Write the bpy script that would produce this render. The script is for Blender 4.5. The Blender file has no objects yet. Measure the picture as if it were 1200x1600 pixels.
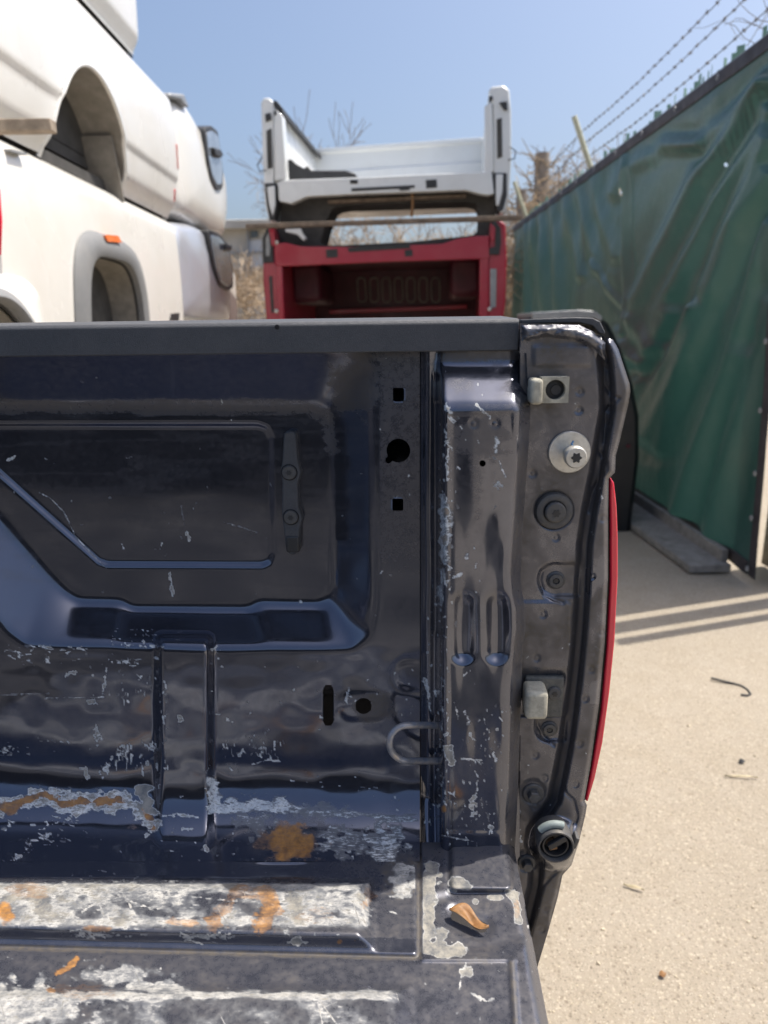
import bpy, math, random
import numpy as np
from mathutils import Matrix, Vector

SC = bpy.context.scene
COL = SC.collection
random.seed(7)
R = math.radians

# ------------------------------------------------------------------ camera
F = 1110.0                       # focal length in photo pixels (1200 x 1600)
PITCH, ROLL = R(14.64), R(0.78)
CAM = np.array([0.0, 0.0, 1.40])
_f = np.array([0, math.cos(PITCH), -math.sin(PITCH)])
_r = np.array([1.0, 0, 0])
_u = np.array([0, math.sin(PITCH), math.cos(PITCH)])
RT = _r * math.cos(ROLL) - _u * math.sin(ROLL)
UP = _u * math.cos(ROLL) + _r * math.sin(ROLL)
cam_d = bpy.data.cameras.new('camera')
cam = bpy.data.objects.new('camera', cam_d)
COL.objects.link(cam)
cam_d.sensor_fit = 'VERTICAL'
cam_d.sensor_height = 34.6
cam_d.lens = F / 1600 * 34.6
cam_d.clip_start, cam_d.clip_end = 0.02, 900
cam_d.dof.use_dof = True
cam_d.dof.focus_distance = 0.78
cam_d.dof.aperture_fstop = 5.6
M = Matrix(((RT[0], UP[0], -_f[0], CAM[0]), (RT[1], UP[1], -_f[1], CAM[1]), (RT[2], UP[2], -_f[2], CAM[2]), (0, 0, 0, 1)))
cam.matrix_world = M
SC.camera = cam

# ------------------------------------------------------------------ sun and sky
SUN = np.array([0.47, 0.15, 1.0]); SUN /= np.linalg.norm(SUN)
el = math.asin(SUN[2]); az = math.atan2(SUN[0], SUN[1])
w = bpy.data.worlds.new('World'); SC.world = w; w.use_nodes = True
nt = w.node_tree
sky = nt.nodes.new('ShaderNodeTexSky'); sky.sky_type = 'NISHITA'; sky.sun_disc = False
sky.sun_elevation = el; sky.sun_rotation = az
sky.air_density = 1.0; sky.dust_density = 5.0; sky.ozone_density = 3.5
bg = nt.nodes['Background']; bg.inputs['Strength'].default_value = 0.15
nt.links.new(sky.outputs[0], bg.inputs['Color'])
sl = bpy.data.lights.new('sun', 'SUN'); sl.energy = 4.6; sl.angle = R(0.53); sl.color = (1.0, 0.93, 0.83)
so = bpy.data.objects.new('sun', sl); COL.objects.link(so)
so.rotation_euler = Vector(SUN).to_track_quat('Z', 'Y').to_euler()
so.location = (3, 1, 9)
vs = SC.view_settings
vs.view_transform = 'Standard'; vs.look = 'None'; vs.exposure = 0.36; vs.gamma = 1.0; vs.use_curve_mapping = False

# ------------------------------------------------------------------ helpers
def rayw(px, py):
    px = np.asarray(px, float); py = np.asarray(py, float)
    a = (px - 600) / F; b = (800 - py) / F
    return _f + a[..., None] * RT + b[..., None] * UP

def project(P):
    d = np.asarray(P, float) - CAM
    z = d @ _f
    return 600 + F * (d @ RT) / z, 800 - F * (d @ UP) / z

class Frame:
    """A thing's own axes: puts photo pixels onto a plane of that thing."""
    def __init__(s, o=(0, 0, 0), rz=0.0, ry=0.0):
        s.o = np.array(o, float)
        m = Matrix.Rotation(rz, 3, 'Z') @ Matrix.Rotation(ry, 3, 'Y')
        s.R = np.array(m); s.e = m.to_euler()
    def at(s, px, py, ax, val):
        d = rayw(px, py) @ s.R
        c = (CAM - s.o) @ s.R
        t = (np.asarray(val, float) - c[ax]) / d[..., ax]
        return c + d * t[..., None]
    def empty(s, name, label, cat, group=None):
        o = bpy.data.objects.new(name, None); COL.objects.link(o)
        o.location = s.o; o.rotation_euler = s.e; o.empty_display_size = .1
        tag(o, label, cat, group)
        return o

def tag(o, label=None, cat=None, group=None, kind=None):
    if label: o['label'] = label
    if cat: o['category'] = cat
    if group: o['group'] = group
    if kind: o['kind'] = kind
    return o

def link_mesh(name, verts, faces, mat, parent=None, smooth=40, bevel=0, seg=2):
    me = bpy.data.meshes.new(name)
    me.from_pydata(verts, [], faces)
    me.update()
    if mat: me.materials.append(mat)
    o = bpy.data.objects.new(name, me); COL.objects.link(o)
    if parent: o.parent = parent
    if smooth is not None:
        me.polygons.foreach_set('use_smooth', [True] * len(me.polygons))
        if smooth < 180: me.set_sharp_from_angle(angle=R(smooth))
    if bevel:
        b = o.modifiers.new('bevel', 'BEVEL'); b.width = bevel; b.segments = seg; b.limit_method = 'ANGLE'; b.angle_limit = R(35)
        b.harden_normals = False
    return o

class MB:
    def __init__(s): s.v = []; s.f = []
    def add(s, vs, fs):
        n = len(s.v); s.v += [tuple(map(float, p)) for p in vs]; s.f += [tuple(i + n for i in f) for f in fs]; return s
    def box(s, x0, x1, y0, y1, z0, z1):
        v = [(x, y, z) for z in (z0, z1) for y in (y0, y1) for x in (x0, x1)]
        return s.add(v, [(0, 2, 3, 1), (4, 5, 7, 6), (0, 1, 5, 4), (2, 6, 7, 3), (0, 4, 6, 2), (1, 3, 7, 5)])
    def obox(s, c, ax, ay, az):
        c, ax, ay, az = map(np.array, (c, ax, ay, az))
        v = [c + i * ax + j * ay + k * az for k in (-1, 1) for j in (-1, 1) for i in (-1, 1)]
        return s.add(v, [(0, 2, 3, 1), (4, 5, 7, 6), (0, 1, 5, 4), (2, 6, 7, 3), (0, 4, 6, 2), (1, 3, 7, 5)])
    def prism(s, poly, ax, a, b):
        """poly: 2-D outline in the two other axes, pushed along axis ax from a to b."""
        idx = [i for i in range(3) if i != ax]
        def mk(p, t):
            q = [0, 0, 0]; q[idx[0]], q[idx[1]], q[ax] = p[0], p[1], t; return q
        n = len(poly)
        v = [mk(p, a) for p in poly] + [mk(p, b) for p in poly]
        f = [tuple(range(n)), tuple(range(2 * n - 1, n - 1, -1))] + [(i, i + n, (i + 1) % n + n, (i + 1) % n) for i in range(n)]
        return s.add(v, f)
    def tube(s, pts, rad, n=8, cap=True):
        pts = [np.array(p, float) for p in pts]
        if not hasattr(rad, '__len__'): rad = [rad] * len(pts)
        vs, fs = [], []
        prev = None
        for i, p in enumerate(pts):
            t = pts[min(i + 1, len(pts) - 1)] - pts[max(i - 1, 0)]
            t = t / (np.linalg.norm(t) + 1e-12)
            if prev is None:
                h = np.array([0, 0, 1.]) if abs(t[2]) < .9 else np.array([1., 0, 0])
                u = np.cross(t, h)
            else: u = prev - t * (prev @ t)
            u /= np.linalg.norm(u) + 1e-12; prev = u
            q = np.cross(t, u)
            for k in range(n):
                a = 2 * math.pi * k / n
                vs.append(p + rad[i] * (math.cos(a) * u + math.sin(a) * q))
        for i in range(len(pts) - 1):
            for k in range(n):
                a, b = i * n + k, i * n + (k + 1) % n
                fs.append((a, b, b + n, a + n))
        if cap:
            fs.append(tuple(range(n - 1, -1, -1))); m = (len(pts) - 1) * n; fs.append(tuple(range(m, m + n)))
        return s.add(vs, fs)
    def lathe(s, c, axis, prof, n=28):
        """prof: (radius, offset along axis) pairs"""
        c = np.array(c, float); t = np.array(axis, float); t /= np.linalg.norm(t)
        h = np.array([0, 0, 1.]) if abs(t[2]) < .9 else np.array([1., 0, 0])
        u = np.cross(t, h); u /= np.linalg.norm(u); q = np.cross(t, u)
        vs, fs = [], []
        for r, o in prof:
            for k in range(n):
                a = 2 * math.pi * k / n
                vs.append(c + o * t + r * (math.cos(a) * u + math.sin(a) * q))
        for i in range(len(prof) - 1):
            for k in range(n):
                a, b = i * n + k, i * n + (k + 1) % n
                fs.append((a, b, b + n, a + n))
        fs.append(tuple(range(n - 1, -1, -1))); m = (len(prof) - 1) * n; fs.append(tuple(range(m, m + n)))
        return s.add(vs, fs)
    def build(s, name, mat, parent=None, smooth=40, bevel=0, seg=2):
        return link_mesh(name, s.v, s.f, mat, parent, smooth, bevel, seg)

def sstep(a, b, x):
    t = np.clip((x - a) / (b - a), 0, 1); return t * t * (3 - 2 * t)
def sd_box(px, py, x0, y0, x1, y1, r=0):
    qx = np.abs(px - (x0 + x1) / 2) - (x1 - x0) / 2 + r; qy = np.abs(py - (y0 + y1) / 2) - (y1 - y0) / 2 + r
    return np.hypot(np.maximum(qx, 0), np.maximum(qy, 0)) + np.minimum(np.maximum(qx, qy), 0) - r
def sd_seg(px, py, a, b):
    ax, ay = a; bx, by = b; dx, dy = bx - ax, by - ay
    t = np.clip(((px - ax) * dx + (py - ay) * dy) / (dx * dx + dy * dy + 1e-9), 0, 1)
    return np.hypot(px - ax - t * dx, py - ay - t * dy)
def sd_line(px, py, pts):
    d = np.full(np.shape(px), 1e9)
    for a, b in zip(pts[:-1], pts[1:]): d = np.minimum(d, sd_seg(px, py, a, b))
    return d
def sd_poly(px, py, pts):
    d = sd_line(px, py, list(pts) + [pts[0]])
    ins = np.zeros(np.shape(px), bool); n = len(pts)
    for i in range(n):
        x1, y1 = pts[i]; x2, y2 = pts[(i + 1) % n]
        c = (y1 > py) != (y2 > py)
        with np.errstate(divide='ignore', invalid='ignore'):
            xx = (x2 - x1) * (py - y1) / (y2 - y1 + 1e-12) + x1
        ins ^= c & (px < xx)
    return np.where(ins, -d, d)
def blur(a, s):
    k = int(3 * s + 1); x = np.arange(-k, k + 1); g = np.exp(-x * x / (2 * s * s)); g /= g.sum()
    for axis in (0, 1):
        p = np.pad(a, [(k, k) if i == axis else (0, 0) for i in range(2)], mode='edge'); o = np.zeros_like(a)
        for i, wgt in enumerate(g):
            sl_ = [slice(None)] * 2; sl_[axis] = slice(i, i + a.shape[axis]); o += wgt * p[tuple(sl_)]
        a = o
    return a
def vnoise(x, y, seed):
    rs = np.random.RandomState(seed); T = rs.rand(256, 256)
    xi = np.floor(x).astype(int); yi = np.floor(y).astype(int); fx = x - xi; fy = y - yi
    fx = fx * fx * (3 - 2 * fx); fy = fy * fy * (3 - 2 * fy)
    g = lambda i, j: T[i % 256, j % 256]
    return (g(xi, yi) * (1 - fx) + g(xi + 1, yi) * fx) * (1 - fy) + (g(xi, yi + 1) * (1 - fx) + g(xi + 1, yi + 1) * fx) * fy
def fbm(x, y, sx, sy, seed, octv=4):
    o = np.zeros(np.shape(x)); a = .5; t = 0
    for i in range(octv):
        o += a * vnoise(x / sx * 2 ** i + 17.3 * i, y / sy * 2 ** i + 9.1 * i, seed + i); t += a; a *= .55
    return o / t

def heightfield(name, frame, ax, xs, ys, depth, mat, parent, holes=(), keep=None, attrs=None, post=None):
    """Sheet metal: a grid of points, each put on the plane (axis ax) at its own depth; holes are cut clean."""
    PX, PY = np.meshgrid(xs, ys)
    st = min(abs(xs[1] - xs[0]), abs(ys[1] - ys[0])) if len(xs) < 3 else np.median(np.abs(np.diff(xs)))
    kill = np.zeros((PX.shape[0] - 1, PX.shape[1] - 1), bool)
    D0 = depth(PX, PY)
    fields = [(h, 1) for h in holes] + ([(keep, -1)] if keep is not None else [])
    X2, Y2 = PX.copy(), PY.copy()
    for fn, sg in fields:
        s_ = fn(X2, Y2); e = .4
        gx = (fn(X2 + e, Y2) - fn(X2 - e, Y2)) / (2 * e); gy = (fn(X2, Y2 + e) - fn(X2, Y2 - e)) / (2 * e)
        m = np.abs(s_) < .62 * st
        X2 = np.where(m, X2 - s_ * gx, X2); Y2 = np.where(m, Y2 - s_ * gy, Y2)
    for fn, sg in fields:
        cx = (X2[:-1, :-1] + X2[1:, :-1] + X2[:-1, 1:] + X2[1:, 1:]) / 4; cy = (Y2[:-1, :-1] + Y2[1:, :-1] + Y2[:-1, 1:] + Y2[1:, 1:]) / 4
        kill |= (fn(cx, cy) * sg) < 0
    P = frame.at(X2, Y2, ax, D0)
    if post: P = post(P, PX, PY)
    n, m_ = PX.shape
    idx = np.arange(n * m_).reshape(n, m_)
    q = np.stack([idx[:-1, :-1], idx[1:, :-1], idx[1:, 1:], idx[:-1, 1:]], -1)[~kill]
    me = bpy.data.meshes.new(name)
    nv = n * m_
    me.vertices.add(nv); me.vertices.foreach_set('co', P.reshape(-1).astype(np.float32))
    me.loops.add(q.size); me.loops.foreach_set('vertex_index', q.reshape(-1).astype(np.int32))
    me.polygons.add(len(q)); me.polygons.foreach_set('loop_start', np.arange(0, q.size, 4, dtype=np.int32))
    me.polygons.foreach_set('use_smooth', np.ones(len(q), bool))
    me.update(calc_edges=True); me.validate()
    if attrs:
        for k, a in attrs(PX, PY).items():
            at_ = me.attributes.new(k, 'FLOAT', 'POINT'); at_.data.foreach_set('value', np.clip(a, 0, 1).reshape(-1).astype(np.float32))
    me.materials.append(mat)
    o = bpy.data.objects.new(name, me); COL.objects.link(o)
    if parent: o.parent = parent
    return o

# ------------------------------------------------------------------ materials
def nodes(name):
    m = bpy.data.materials.new(name); m.use_nodes = True
    t = m.node_tree; b = t.nodes['Principled BSDF']
    return m, t, b
def N(t, typ, **kw):
    n = t.nodes.new(typ)
    for k, v in kw.items():
        if k in n.inputs.keys(): n.inputs[k].default_value = v
        else: setattr(n, k, v)
    return n
def noise(t, scale, detail=4, rough=.55, vec=None):
    n = N(t, 'ShaderNodeTexNoise', Scale=scale, Detail=detail, Roughness=rough)
    if vec is None:
        vec = t.nodes.get('tc') or N(t, 'ShaderNodeTexCoord'); vec.name = 'tc'; vec = vec.outputs['Object']
    t.links.new(vec, n.inputs['Vector']); return n.outputs['Fac']
def ramp(t, src, a, b, ca=0., cb=1.):
    n = N(t, 'ShaderNodeMapRange'); n.inputs[1].default_value = a; n.inputs[2].default_value = b; n.inputs[3].default_value = ca; n.inputs[4].default_value = cb
    t.links.new(src, n.inputs[0]); return n.outputs[0]
def mixc(t, fac, a, b):
    n = N(t, 'ShaderNodeMix', data_type='RGBA')
    for s_, v in ((6, a), (7, b)):
        if hasattr(v, 'links') or hasattr(v, 'is_linked'): t.links.new(v, n.inputs[s_])
        else: n.inputs[s_].default_value = (*v, 1)
    if hasattr(fac, 'is_linked'): t.links.new(fac, n.inputs[0])
    else: n.inputs[0].default_value = fac
    return n.outputs[2]
def math_(t, op, a, b):
    n = N(t, 'ShaderNodeMath', operation=op)
    for i, v in enumerate((a, b)):
        if hasattr(v, 'is_linked'): t.links.new(v, n.inputs[i])
        else: n.inputs[i].default_value = v
    return n.outputs[0]
def bump(t, b, h, strength=.3, dist=.01):
    n = N(t, 'ShaderNodeBump', Strength=strength, Distance=dist); t.links.new(h, n.inputs['Height']); t.links.new(n.outputs[0], b.inputs['Normal'])

def simple(name, col, rough=.5, metal=0., coat=0., var=.15, scale=30, bmp=0., dirt=None, dscale=4, damt=.5, spec=.5):
    m, t, b = nodes(name)
    f = noise(t, scale)
    c = mixc(t, ramp(t, f, .3, .7), tuple(x * (1 - var) for x in col), tuple(min(1, x * (1 + var)) for x in col))
    if dirt:
        g = ramp(t, noise(t, dscale, 6, .65), .45, .75, 0, damt)
        c = mixc(t, g, c, dirt)
    t.links.new(c, b.inputs['Base Color'])
    t.links.new(ramp(t, noise(t, scale * .4), .3, .7, rough * .85, min(1, rough * 1.2)), b.inputs['Roughness'])
    b.inputs['Metallic'].default_value = metal; b.inputs['Coat Weight'].default_value = coat; b.inputs['Coat Roughness'].default_value = .08
    b.inputs['Specular IOR Level'].default_value = spec
    if bmp: bump(t, b, noise(t, scale * 2, 5), bmp, .004)
    return m

def make_paint(name, wa=(.50, .55, .60), wb=(.80, .82, .82), soft=.04, dmin=0.):
    """dark blue metallic paint, worn to primer, rusted and dusty where the mesh says so"""
    m, t, b = nodes(name)
    A = {}
    for k in ('chip', 'rust', 'dust_sheen'):
        n = N(t, 'ShaderNodeAttribute', attribute_name=k); A[k] = n.outputs['Fac']
    fine = noise(t, 900, 3, .6); mid = noise(t, 160, 5, .65); big = noise(t, 14, 5, .6); mp = N(t, 'ShaderNodeMapping'); mp.inputs['Scale'].default_value = (.55, 1.5, 1.2); t.links.new(t.nodes['tc'].outputs['Object'], mp.inputs[0]); crisp = noise(t, 230, 10, .80, mp.outputs[0])
    scr = None
    for k, (ang, sx_, sy_) in enumerate(((.12, 9, 420), (1.25, 11, 380), (-.5, 8, 400), (.9, 14, 460))):
        m2 = N(t, 'ShaderNodeMapping'); m2.inputs['Rotation'].default_value = (0, 0, ang); t.links.new(t.nodes['tc'].outputs['Object'], m2.inputs[0])
        m3 = N(t, 'ShaderNodeMapping'); m3.inputs['Scale'].default_value = (sx_, sy_, 60); t.links.new(m2.outputs[0], m3.inputs[0])
        l_ = ramp(t, noise(t, 1.0, 2, .5, m3.outputs[0]), .70, .76); scr = l_ if scr is None else math_(t, 'MAXIMUM', scr, l_)
    paint = mixc(t, ramp(t, big, .35, .7), (.116, .126, .164), (.132, .142, .180))
    dustc = mixc(t, mid, (.062, .053, .042), (.112, .096, .074))
    dfac = math_(t, 'MULTIPLY', A['dust_sheen'], ramp(t, math_(t, 'ADD', math_(t, 'MULTIPLY', fine, .4), math_(t, 'MULTIPLY', mid, .6)), .36, .60, .45, 1.0))
    c = mixc(t, dfac, paint, dustc)
    v = math_(t, 'ADD', A['chip'], math_(t, 'MULTIPLY', math_(t, 'SUBTRACT', crisp, .5), ramp(t, A['chip'], .02, .22)))
    v = math_(t, 'ADD', v, math_(t, 'MULTIPLY', scr, math_(t, 'MULTIPLY', ramp(t, A['chip'], .08, .3), .22)))
    scf = ramp(t, math_(t, 'ADD', A['chip'], math_(t, 'MULTIPLY', math_(t, 'SUBTRACT', mid, .5), .45)), .16, .44, 0, .75)
    c = mixc(t, scf, c, mixc(t, crisp, (.12, .13, .145), (.25, .26, .27)))
    chipf = ramp(t, v, .46 - soft, .46 + soft)
    white = mixc(t, ramp(t, noise(t, 70, 6, .7), .38, .62), wa, wb)
    bare = mixc(t, ramp(t, noise(t, 75, 9, .75), .40, .60), (.085, .09, .098), (.29, .27, .225))
    primer = mixc(t, ramp(t, v, .54, .66, 0, .88), white, bare)
    c = mixc(t, chipf, c, primer)
    rf = ramp(t, math_(t, 'ADD', A['rust'], math_(t, 'MULTIPLY', math_(t, 'SUBTRACT', crisp, .5), 1.3)), .25, .95)
    rc = mixc(t, ramp(t, noise(t, 90, 6, .65), .35, .65), (.19, .090, .030), (.52, .25, .06))
    c = mixc(t, rf, c, rc)
    t.links.new(c, b.inputs['Base Color'])
    dull = math_(t, 'MAXIMUM', math_(t, 'MAXIMUM', math_(t, 'MAXIMUM', chipf, scf), rf), dfac)
    t.links.new(ramp(t, dull, 0, 1, .88, .0), b.inputs['Metallic'])
    t.links.new(math_(t, 'ADD', ramp(t, dull, 0, 1, .11, .66), ramp(t, mid, .3, .7, -.03, .05)), b.inputs['Roughness'])
    t.links.new(ramp(t, dull, 0, .8, .6, 0), b.inputs['Coat Weight']); b.inputs['Coat Roughness'].default_value = .05
    h = math_(t, 'ADD', math_(t, 'MULTIPLY', fine, .10), math_(t, 'MULTIPLY', math_(t, 'SUBTRACT', 1.0, chipf), .4))
    bump(t, b, h, .2, .0005)
    return m

PAINT = make_paint('blue_paint')  # primer kept lighter and bluer to make up for shade on the wall
FPAINT = make_paint('worn_sunlit_floor_paint', (.17, .178, .188), (.54, .53, .50), .07)  # same worn paint, primer darkened to make up for sun on the floor
MATTE = simple('matte_black_plastic', (.058, .062, .070), .62, var=.12, scale=500, bmp=.25, dirt=(.10, .10, .105), dscale=14, damt=.45)
ZINC = simple('zinc_steel', (.60, .59, .55), .42, metal=.55, var=.1, scale=300, dirt=(.42, .38, .30), dscale=70, damt=.6)
DARKBOLT = simple('dusty_black_bolt', (.085, .087, .092), .55, metal=.3, var=.15, scale=300, dirt=(.14, .125, .10), dscale=90, damt=.7)
RUBBER = simple('dusty_rubber', (.44, .42, .34), .75, var=.15, scale=300, dirt=(.13, .125, .11), dscale=60, damt=.7)
RUBBER_D = simple('dark_rubber', (.10, .10, .092), .7, var=.2, scale=300, dirt=(.20, .19, .16), dscale=80, damt=.6)
BLACK = simple('black_void', (.008, .008, .009), .8)
LAMP = simple('red_lens', (.74, .008, .045), .16, coat=.8, var=.04)
LAMPDK = simple('lamp_housing', (.012, .010, .011), .3)
WHITE = simple('white_paint', (.77, .76, .72), .28, coat=.5, var=.02, scale=3, dirt=(.58, .54, .45), dscale=2.2, damt=.35)
WHITE_D = simple('white_paint_cool', (.72, .74, .74), .28, coat=.4, var=.02, scale=3, dirt=(.52, .52, .50), dscale=3, damt=.35)
LINER = simple('dusty_wheel_liner', (.24, .225, .20), .8, var=.2, scale=20, dirt=(.16, .145, .12), dscale=6, damt=.7)
LINER_D = simple('dark_underbody', (.06, .058, .055), .75, var=.25, scale=15)
GREYPL = simple('grey_plastic_flare', (.20, .205, .21), .6, var=.06, scale=20, dirt=(.22, .215, .20), dscale=5, damt=.5)
ORANGE = simple('orange_marker', (.85, .20, .05), .25, coat=.5)
SILVER = simple('silver_paint', (.50, .53, .60), .33, metal=.35, coat=.4, var=.06, scale=4, dirt=(.36, .34, .32), dscale=4, damt=.6)
RED = simple('crimson_paint', (.36, .012, .035), .32, coat=.5, var=.06, scale=4, dirt=(.30, .06, .07), dscale=4, damt=.5)
RED_D = simple('shaded_crimson', (.055, .004, .012), .5, var=.3, scale=9, dirt=(.08, .015, .025), dscale=8, damt=.7)  # crimson darkened: the shade inside the red bed is in the colour
BLKTRIM = simple('black_trim', (.030, .031, .033), .5, var=.2, scale=20)
GREYMET = simple('grey_metal', (.30, .31, .32), .5, metal=.4, var=.15, scale=20)
WOOD = simple('weathered_wood', (.33, .27, .21), .85, var=.3, scale=24, dirt=(.15, .125, .10), dscale=9, damt=.7, bmp=.4)
TIMBER = simple('brown_timber', (.19, .145, .11), .85, var=.3, scale=24, dirt=(.10, .085, .07), dscale=9, damt=.6, bmp=.4)
PLANK = simple('grey_plank', (.25, .235, .215), .88, var=.25, scale=22, dirt=(.13, .12, .11), dscale=6, damt=.6, bmp=.4)
POSTP = simple('painted_post', (.50, .50, .36), .6, var=.1, scale=20, dirt=(.3, .28, .2), dscale=8, damt=.5)
WIRE = simple('rusty_wire', (.20, .19, .18), .55, metal=.5, var=.3, scale=90)
SLATG = simple('green_pvc_slat', (.10, .24, .18), .55, var=.25, scale=8, dirt=(.35, .42, .38), dscale=5, damt=.6)
HEM = simple('dark_hem', (.038, .034, .040), .6, var=.2, scale=30, dirt=(.09, .08, .085), dscale=7, damt=.6)
BARK = simple('pale_bark', (.27, .235, .20), .9, var=.3, scale=14)
TWIG = simple('tan_twigs', (.42, .33, .235), .9, var=.25, scale=6)
TWIGG = simple('grey_twigs', (.30, .27, .25), .9, var=.25, scale=6)
VINE = simple('dry_vine', (.40, .31, .20), .9, var=.3, scale=8)
CONC = simple('pale_block_wall', (.47, .46, .43), .9, var=.1, scale=3, dirt=(.33, .31, .28), dscale=1.2, damt=.6)
CONCB = simple('pale_blue_panel', (.56, .60, .65), .7, var=.08, scale=2, dirt=(.42, .42, .42), dscale=2, damt=.5)
LEAF = simple('dry_leaf', (.26, .135, .05), .6, var=.35, scale=120, dirt=(.22, .10, .04), dscale=160, damt=.6)
BLUEMARK = simple('blue_marker_ink', (.12, .28, .52), .5)
DKGREY = simple('shade_black_body', (.012, .0125, .014), .45)  # near-black base: the deep shade on the body is put into the colour

def glass_mat(name, col):
    m, t, b = nodes(name)
    b.inputs['Base Color'].default_value = (*col, 1); b.inputs['Roughness'].default_value = .12
    b.inputs['Coat Weight'].default_value = .6
    t.links.new(mixc(t, ramp(t, noise(t, 5, 4), .4, .7), col, tuple(min(1, x * 1.5 + .03) for x in col)), b.inputs['Base Color'])
    return m
GLASS = glass_mat('dusty_glass', (.16, .19, .23))
PANE = glass_mat('dark_pane', (.05, .06, .07))

def tarp_mat():
    m, t, b = nodes('green_tarp')
    f = noise(t, 2.2, 5); g = noise(t, 60, 4)
    c = mixc(t, ramp(t, f, .3, .7), (.024, .076, .067), (.034, .096, .086))
    c = mixc(t, ramp(t, noise(t, 5, 6, .7), .52, .8, 0, .30), c, (.13, .19, .17))
    t.links.new(c, b.inputs['Base Color'])
    t.links.new(ramp(t, g, .3, .7, .33, .46), b.inputs['Roughness'])
    b.inputs['Specular IOR Level'].default_value = .65
    tr = N(t, 'ShaderNodeBsdfTranslucent'); tr.inputs['Color'].default_value = (.05, .15, .125, 1)
    mx = N(t, 'ShaderNodeMixShader'); mx.inputs[0].default_value = .09
    t.links.new(b.outputs[0], mx.inputs[1]); t.links.new(tr.outputs[0], mx.inputs[2])
    t.links.new(mx.outputs[0], t.nodes['Material Output'].inputs['Surface'])
    bump(t, b, noise(t, 7, 4, .55), .10, .02)
    return m
TARP = tarp_mat()

def ground_mat():
    m, t, b = nodes('exposed_aggregate_concrete')
    tc = N(t, 'ShaderNodeTexCoord'); tc.name = 'tc'
    v = N(t, 'ShaderNodeTexVoronoi', Scale=95.0); t.links.new(tc.outputs['Object'], v.inputs['Vector'])
    v2 = N(t, 'ShaderNodeTexVoronoi', Scale=230.0); t.links.new(tc.outputs['Object'], v2.inputs['Vector'])
    sep = N(t, 'ShaderNodeSeparateColor'); t.links.new(v.outputs['Color'], sep.inputs[0])
    sep2 = N(t, 'ShaderNodeSeparateColor'); t.links.new(v2.outputs['Color'], sep2.inputs[0])
    base = mixc(t, ramp(t, noise(t, .9, 6, .65), .3, .7), (.345, .302, .238), (.41, .362, .292))
    base = mixc(t, ramp(t, noise(t, 6, 6, .7), .40, .75, 0, .55), base, (.31, .26, .185))
    base = mixc(t, ramp(t, noise(t, 400, 4, .7), .35, .65, 0, .5), base, (.21, .17, .12))
    st = mixc(t, sep.outputs[1], (.13, .098, .066), (.54, .47, .36))
    pick = math_(t, 'MULTIPLY', ramp(t, sep.outputs[0], .42, .50), ramp(t, v.outputs['Distance'], .28, .50, 1, 0))
    c = mixc(t, math_(t, 'MULTIPLY', pick, .6), base, st)
    st2 = mixc(t, sep2.outputs[1], (.09, .070, .05), (.60, .53, .42))
    pick2 = math_(t, 'MULTIPLY', ramp(t, sep2.outputs[0], .40, .50), ramp(t, v2.outputs['Distance'], .32, .52, 1, 0))
    c = mixc(t, math_(t, 'MULTIPLY', pick2, .7), c, st2)
    c = mixc(t, ramp(t, noise(t, .35, 5, .6), .55, .75, 0, .45), c, (.26, .225, .178))
    t.links.new(c, b.inputs['Base Color']); b.inputs['Roughness'].default_value = .88
    h = math_(t, 'ADD', math_(t, 'MULTIPLY', noise(t, 220, 4, .7), 1.0), math_(t, 'MULTIPLY', v.outputs['Distance'], .5))
    bump(t, b, h, .8, .005)
    return m
GROUND = ground_mat()

# ------------------------------------------------------------------ ground
g = MB(); g.add([(-300, -300, 0), (300, -300, 0), (300, 300, 0), (-300, 300, 0)], [(0, 1, 2, 3)])
tag(g.build('ground', GROUND), kind='structure')
#PARTS#
# ================================================================== THE DARK BLUE PICKUP BED IN FRONT
T = Frame((0, 0, 0), rz=R(-2.5))
BED = T.empty('pickup_bed', 'dark blue scratched empty pickup bed with open tailgate end, nearest to the viewer', 'truck bed')
ZF = 0.87
YW = 0.690

# ---- wear painted as masks: strokes, flecks, patches (photo coordinates on the sheet)
def strokes(px, py, lst, seed=1):
    o = np.zeros(px.shape); nz = fbm(px, py, 5, 5, seed, 3)
    for pts, wd, s_ in lst:
        xs_ = [p[0] for p in pts]; ys_ = [p[1] for p in pts]; m = 8 + wd
        sel = (px > min(xs_) - m) & (px < max(xs_) + m) & (py > min(ys_) - m) & (py < max(ys_) + m)
        if not sel.any(): continue
        d = sd_line(px[sel], py[sel], pts)
        o[sel] = np.maximum(o[sel], s_ * .66 * (1 - sstep(wd * .42, wd * .42 + 1.5, d + (nz[sel] - .5) * (wd * 2.4 + 1))))
    return o
def flecks(px, py, box, n, seed, lo=1, hi=6, ang=None, s_=.9, clus=0):
    rs = np.random.RandomState(seed); L = []
    x0, y0, x1, y1 = box
    cs = [(rs.uniform(x0, x1), rs.uniform(y0, y1)) for _ in range(max(1, clus))]
    for _ in range(int(n * .55)):
        if clus and rs.rand() < .75:
            c = cs[rs.randint(len(cs))]; x = c[0] + rs.normal(0, (x1 - x0) * .07); y = c[1] + rs.normal(0, (y1 - y0) * .09)
        else: x, y = rs.uniform(x0, x1), rs.uniform(y0, y1)
        a = rs.uniform(0, math.pi) if ang is None else ang + rs.normal(0, .25)
        l = lo + (hi - lo) * rs.rand() ** 3
        L.append(([(x, y), (x + l * math.cos(a), y + l * math.sin(a))], rs.choice([.8, 1.2, 1.8, 3.0], p=[.5, .3, .15, .05]), s_ * rs.uniform(.6, 1.05)))
    return strokes(px, py, L, seed)
def patch(px, py, cx, cy, rx, ry, seed, s_=1., rough=.9, sc=22):
    d = np.hypot((px - cx) / rx, (py - cy) / ry)
    n = fbm(px, py, sc, sc * .7, seed, 4)
    return s_ * sstep(1.15, .55, d + (n - .5) * rough * 2)
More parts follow.
